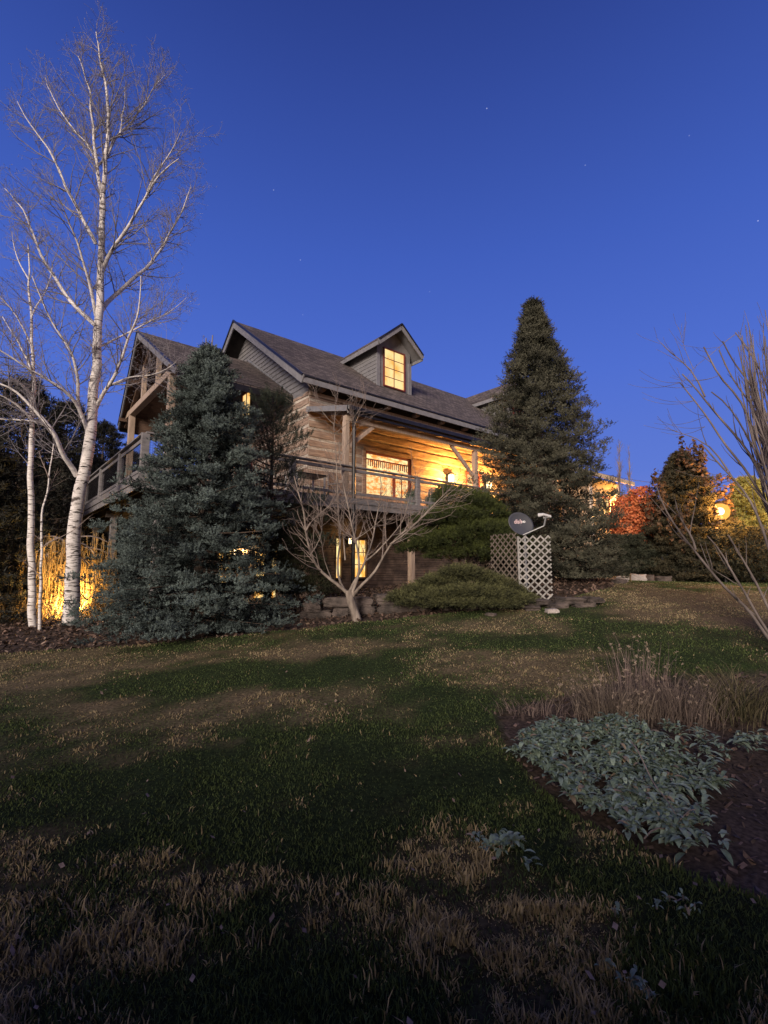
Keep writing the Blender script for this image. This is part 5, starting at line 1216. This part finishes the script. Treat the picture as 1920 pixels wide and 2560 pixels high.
def silver():
    r = np.random.default_rng(91)
    def patch(name, pts, per, size, label, hgt, kind=None, cat='ground cover', group=None):
        n = len(pts); c = np.repeat(np.arange(n), per); m = len(c); a = r.random(m) * 6.28; el = r.uniform(.15, 1.1, m)
        D = np.c_[np.cos(a) * np.cos(el), np.sin(a) * np.cos(el), np.sin(el)]; base = np.c_[pts[c, 0], pts[c, 1], H(pts[c, 0], pts[c, 1]) + hgt[c] * r.uniform(.4, 1, m)] + r.normal(0, .012, (m, 3))
        L_ = size * (.4 + 1.0 * r.random(m) ** 1.3); V, F = leaf_mesh(base, D, L_, L_ * .33, r, .85)
        g = r.random((m, 1)); C = np.array([.085, .125, .085]) * (1 - g) + np.array([.235, .30, .235]) * g; C = C * (.85 + .5 * r.random((m, 1))); dead = r.random(m) < .05; C[dead] = (.27, .21, .14)
        if name == 'silver_plant':
            e = empty(name, G(pts[:, 0].mean(), pts[:, 1].mean()), label, cat, group); np_mesh('leaves', V, F, M['leaf'], e, np.repeat(C, 15, 0), smooth=True, off=e.location)
            np_mesh('stems', *tubes([(np.array([[p_[0], p_[1], H(*p_) - .03], [p_[0], p_[1], H(*p_) + .03]]), np.array([.006, .004])) for p_ in pts], 4), M['greytwig'], e, off=e.location)
        else: tag(np_mesh(name, V, F, M['leaf'], col=np.repeat(C, 15, 0), smooth=True), label, cat, group, kind)
    n = 1900; x = r.uniform(.95, 3.3, n); y = r.uniform(2.3, 5.0, n)
    lo = np.interp(x, [1.02, 1.12, 1.3, 1.5, 1.7, 1.85, 2.1, 2.5, 3.3], [3.85, 3.4, 3.1, 2.9, 2.85, 3.05, 3.4, 3.7, 3.8]); hi = np.interp(x, [1.0, 1.2, 1.5, 2.0, 2.6, 3.3], [3.95, 4.3, 4.45, 4.4, 4.3, 4.3])
    k = (y > lo + .06 * r.normal(size=n)) & (y < hi) & (r.random(n) < np.interp(x, [2.05, 2.35, 3.3], [1, .22, .16])); pts = np.c_[x, y][k]
    patch('silver_ground_cover', pts, 13, .080, 'thick mat of silvery green woolly leaves in the right hand bed', .05 + .10 * vnoise(pts[:, 0] * 2 + 4, pts[:, 1] * 2 + 4, .8, 3), 'stuff')
    patch('silver_plant', np.c_[r.normal(.62, .10, 14), r.normal(2.83, .05, 14)], 9, .07, 'small clump of silvery leaves alone in the lawn', np.full(14, .03), cat='plant', group='stray silver leaved clumps')
    patch('silver_plant', np.c_[r.normal(1.28, .07, 6), r.normal(2.42, .03, 6)], 7, .045, 'faint silvery clump at the cut edge of the bed', np.full(9, .02), cat='plant', group='stray silver leaved clumps')
    patch('silver_plant', np.c_[r.normal(.95, .07, 6), r.normal(2.06, .04, 6)], 7, .045, 'lowest silvery clump in the tan grass', np.full(7, .03), cat='plant', group='stray silver leaved clumps')
silver()
def clump(name, cx, cy, rx, ry, n, h0, h1, w, lean, c1, c2, seed, label, heads=0, curvy=.3):
    r = np.random.default_rng(seed); b = G(cx, cy); e = empty(name, b, label, 'plant'); ls = []; hd = []
    V = []; F = []; C = []
    x = cx + r.normal(0, rx * .5, n); y = cy + r.normal(0, ry * .5, n); z = H(x, y) - .02; h = h0 + (h1 - h0) * r.random(n)
    a = np.arctan2(y - cy, x - cx) + r.normal(0, .8, n); q = np.linspace(0, 1, 5); out = (lean * h * (.3 + .9 * r.random(n)))[:, None]
    P = np.stack([x, y, z], 1)[:, None] + np.stack([np.cos(a)[:, None] * out * q ** 2, np.sin(a)[:, None] * out * q ** 2, h[:, None] * (q - curvy * .35 * q ** 3)], -1) + np.cumsum(r.normal(0, .016 if curvy < .5 else .008, (n, 5, 3)), 1) * q[None, :, None]
    sa = r.random(n) * 6.28; s = np.stack([np.cos(sa), np.sin(sa), 0 * sa], -1)[:, None] * (w * (.6 + .8 * r.random(n)))[:, None, None] * np.array([1, 1, .9, .6, .15])[None, :, None] / 2
    VV = np.stack([P - s, P + s], 2).reshape(-1, 3); k = np.arange(n)[:, None] * 10; FF = np.concatenate([k + np.array([[j * 2, j * 2 + 1, j * 2 + 3, j * 2 + 2]]) for j in range(4)])
    g = r.random((n, 1)); C = np.repeat((np.asarray(c1) * (1 - g) + np.asarray(c2) * g), 10, 0)
    FL = [FF]
    if heads:
        t = P[r.choice(n, heads, replace=False), -1]; t = np.repeat(t, 5, 0); V2, F2 = shoots(t, unit(r.normal(size=t.shape)), np.full(len(t), .012), 3, .016, .008, rg=r)
        FL.append(F2 + len(VV)); VV = np.concatenate([VV, V2]); C = np.concatenate([C, np.tile([.33, .26, .2], (len(V2), 1))])
    np_mesh('stems', VV, FL, M['grass'], e, C, off=b)
DRY1, DRY2 = (.075, .060, .050), (.25, .20, .155)
clump('dried_perennial', 2.12, 4.75, .36, .22, 800, .10, .40, .004, .55, DRY1, DRY2, 101, 'tan dried stems at the left of the bed behind the silver leaves', 60)
clump('dried_perennial', 2.75, 4.8, .38, .25, 800, .10, .42, .004, .6, (.08, .062, .055), (.23, .18, .15), 102, 'taller brown dried stems in the middle of the bed', 60)
clump('dried_perennial', 2.55, 5.15, .28, .15, 160, .35, .66, .004, .2, (.12, .09, .085), (.24, .18, .16), 105, 'sparse tallest thin stems rising behind the dried clump', 40)
clump('grass_clump', 3.35, 4.85, .34, .25, 500, .22, .60, .006, .75, (.045, .048, .025), (.17, .14, .085), 103, 'arching olive and straw strappy grass clump at the right edge', 0, .9)
clump('dried_perennial', 1.35, 4.75, .40, .12, 140, .08, .2, .004, .9, (.12, .09, .08), (.26, .2, .17), 104, 'fallen grey stems lying at the left tip of the bed')
clump('dried_weed', 1.0, 10.6, .6, .25, 500, .2, .5, .007, .4, (.09, .065, .035), (.24, .17, .09), 106, 'dry brown weeds on top of the retaining wall under the deck', 30)
def twigs_near():
    r = np.random.default_rng(111)
    for (x0, y0, z0), (x1, y1, z1), lab in (((1.72, 3.6, .26), (1.69, 3.02, .06), 'pale dry flower stalk leaning over the silver leaves'), ((1.42, 2.88, .04), (1.80, 3.02, .12), 'bowed dead stalk lying at the front of the silver leaves')):
        q = np.linspace(0, 1, 9)[:, None]; P = np.array([x0, y0, 0]) * (1 - q) + np.array([x1, y1, 0]) * q; P[:, 2] = H(P[:, 0], P[:, 1]) + (z0 * (1 - q[:, 0]) + z1 * q[:, 0]) + .02 * np.sin(q[:, 0] * 9)
        V, F = tubes([(P, np.linspace(.005, .0025, 9))], 6); tag(np_mesh('dead_stalk', V, F, M['greytwig']), lab, 'stalk', 'dead stalks in the bed')
twigs_near()

# ------------------------------------------------------------------ unseen hedge behind the camera, added to shade the near lawn
def shade_hedge():
    r = np.random.default_rng(121); e = empty('added_shade_hedge', G(-1, -2.3), 'added evergreen hedge out of view, shading the near lawn', 'hedge'); n = 5200
    P = np.c_[r.uniform(-16, 16, n), r.normal(0, .3, n), r.uniform(-.2, 2.1, n)]; D = unit(r.normal(size=(n, 3))); V, F = shoots(P, D, np.full(n, .3), 7, .4, .16, rg=r)
    np_mesh('foliage', V, F, M['needle'], e, np.tile([.03, .04, .02], (len(V), 1)))
    m = MB()
    for i in range(12): m.tube([(-15 + i * 2.7, 0, -.3), (-15 + i * 2.7, 0, 3.0)], [.08, .03], 6)
    m.build('trunks', M['trunk'], e)
shade_hedge()

# ------------------------------------------------------------------ sky, sun, camera
w = bpy.data.worlds.new('World'); SC.world = w; w.use_nodes = True; N = w.node_tree.nodes; Lk = w.node_tree.links; bg = N['Background']
tc = N.new('ShaderNodeTexCoord'); nm = N.new('ShaderNodeVectorMath'); nm.operation = 'NORMALIZE'; Lk.new(tc.outputs['Generated'], nm.inputs[0])
sep = N.new('ShaderNodeSeparateXYZ'); Lk.new(nm.outputs[0], sep.inputs[0])
rp = ramp(N, [(0., (.24, .27, .62)), (.08, (.165, .235, .68)), (.18, (.112, .196, .66)), (.36, (.080, .160, .63)), (.56, (.052, .114, .50)), (.72, (.034, .074, .35)), (.84, (.021, .044, .23)), (.93, (.012, .018, .08)), (1., (.01, .013, .05))])
Lk.new(sep.outputs[2], rp.inputs[0]); last = rp.outputs[0]
def star(px, py, s, size=.0011):
    global last
    d = at(px, py, 100) - EYE; d = d / np.linalg.norm(d)
    k = N.new('ShaderNodeVectorMath'); k.operation = 'DISTANCE'; Lk.new(nm.outputs[0], k.inputs[0]); k.inputs[1].default_value = tuple(d)
    mr = N.new('ShaderNodeMapRange'); mr.inputs[1].default_value = size * .3; mr.inputs[2].default_value = size; mr.inputs[3].default_value = s; mr.inputs[4].default_value = 0; Lk.new(k.outputs['Value'], mr.inputs[0])
    a = N.new('ShaderNodeVectorMath'); a.operation = 'ADD'; v = N.new('ShaderNodeCombineXYZ')
    for i in range(3): Lk.new(mr.outputs[0], v.inputs[i])
    Lk.new(last, a.inputs[0]); Lk.new(v.outputs[0], a.inputs[1]); last = a.outputs[0]
for q in ((1217, 271, .7), (684, 475, .45), (751, 650, .5), (1074, 729, .3), (1463, 413, .35), (1895, 552, .7), (757, 787, .25), (1723, 339, .25)): star(q[0], q[1], q[2] * .6)
m1 = N.new('ShaderNodeMapRange'); m1.interpolation_type = 'SMOOTHSTEP'; Lk.new(sep.outputs[1], m1.inputs[0]); m1.inputs[1].default_value = .15; m1.inputs[2].default_value = -.7; m1.inputs[3].default_value = 0; m1.inputs[4].default_value = 1
west = ramp(N, [(0., (.62, .38, .26)), (.12, (.46, .31, .27)), (.35, (.22, .19, .25)), (.7, (.06, .07, .15)), (1., (.02, .03, .09))]); Lk.new(sep.outputs[2], west.inputs[0])
mw = N.new('ShaderNodeMix'); mw.data_type = 'RGBA'; Lk.new(m1.outputs[0], mw.inputs[0]); Lk.new(last, mw.inputs[6]); Lk.new(west.outputs[0], mw.inputs[7]); last = mw.outputs[2]
Lk.new(last, bg.inputs[0]); bg.inputs[1].default_value = 1.0
sun = bpy.data.lights.new('afterglow', 'SUN'); sun.energy = 4.8; sun.angle = rad(24); sun.color = (1, .84, .70)
so = bpy.data.objects.new('afterglow', sun); COL.objects.link(so)
d = Vector((.32, 1, -math.tan(rad(17)))).normalized(); so.rotation_euler = d.to_track_quat('-Z', 'Y').to_euler(); so.location = (-5, -15, 12)

cam = bpy.data.cameras.new('camera'); co = bpy.data.objects.new('camera', cam); COL.objects.link(co); SC.camera = co
cam.sensor_fit = 'VERTICAL'; cam.sensor_height = 36; cam.lens = 36 * FPX / 2560; cam.clip_start = .05; cam.clip_end = 2000
co.location = EYE; co.rotation_euler = (math.pi / 2 + PITCH, 0, 0)
vs = SC.view_settings; vs.view_transform = 'Standard'; vs.look = 'None'; vs.exposure = 0; vs.gamma = 1
SC.render.resolution_x = 768; SC.render.resolution_y = 1024
SC.cycles.use_denoising = True
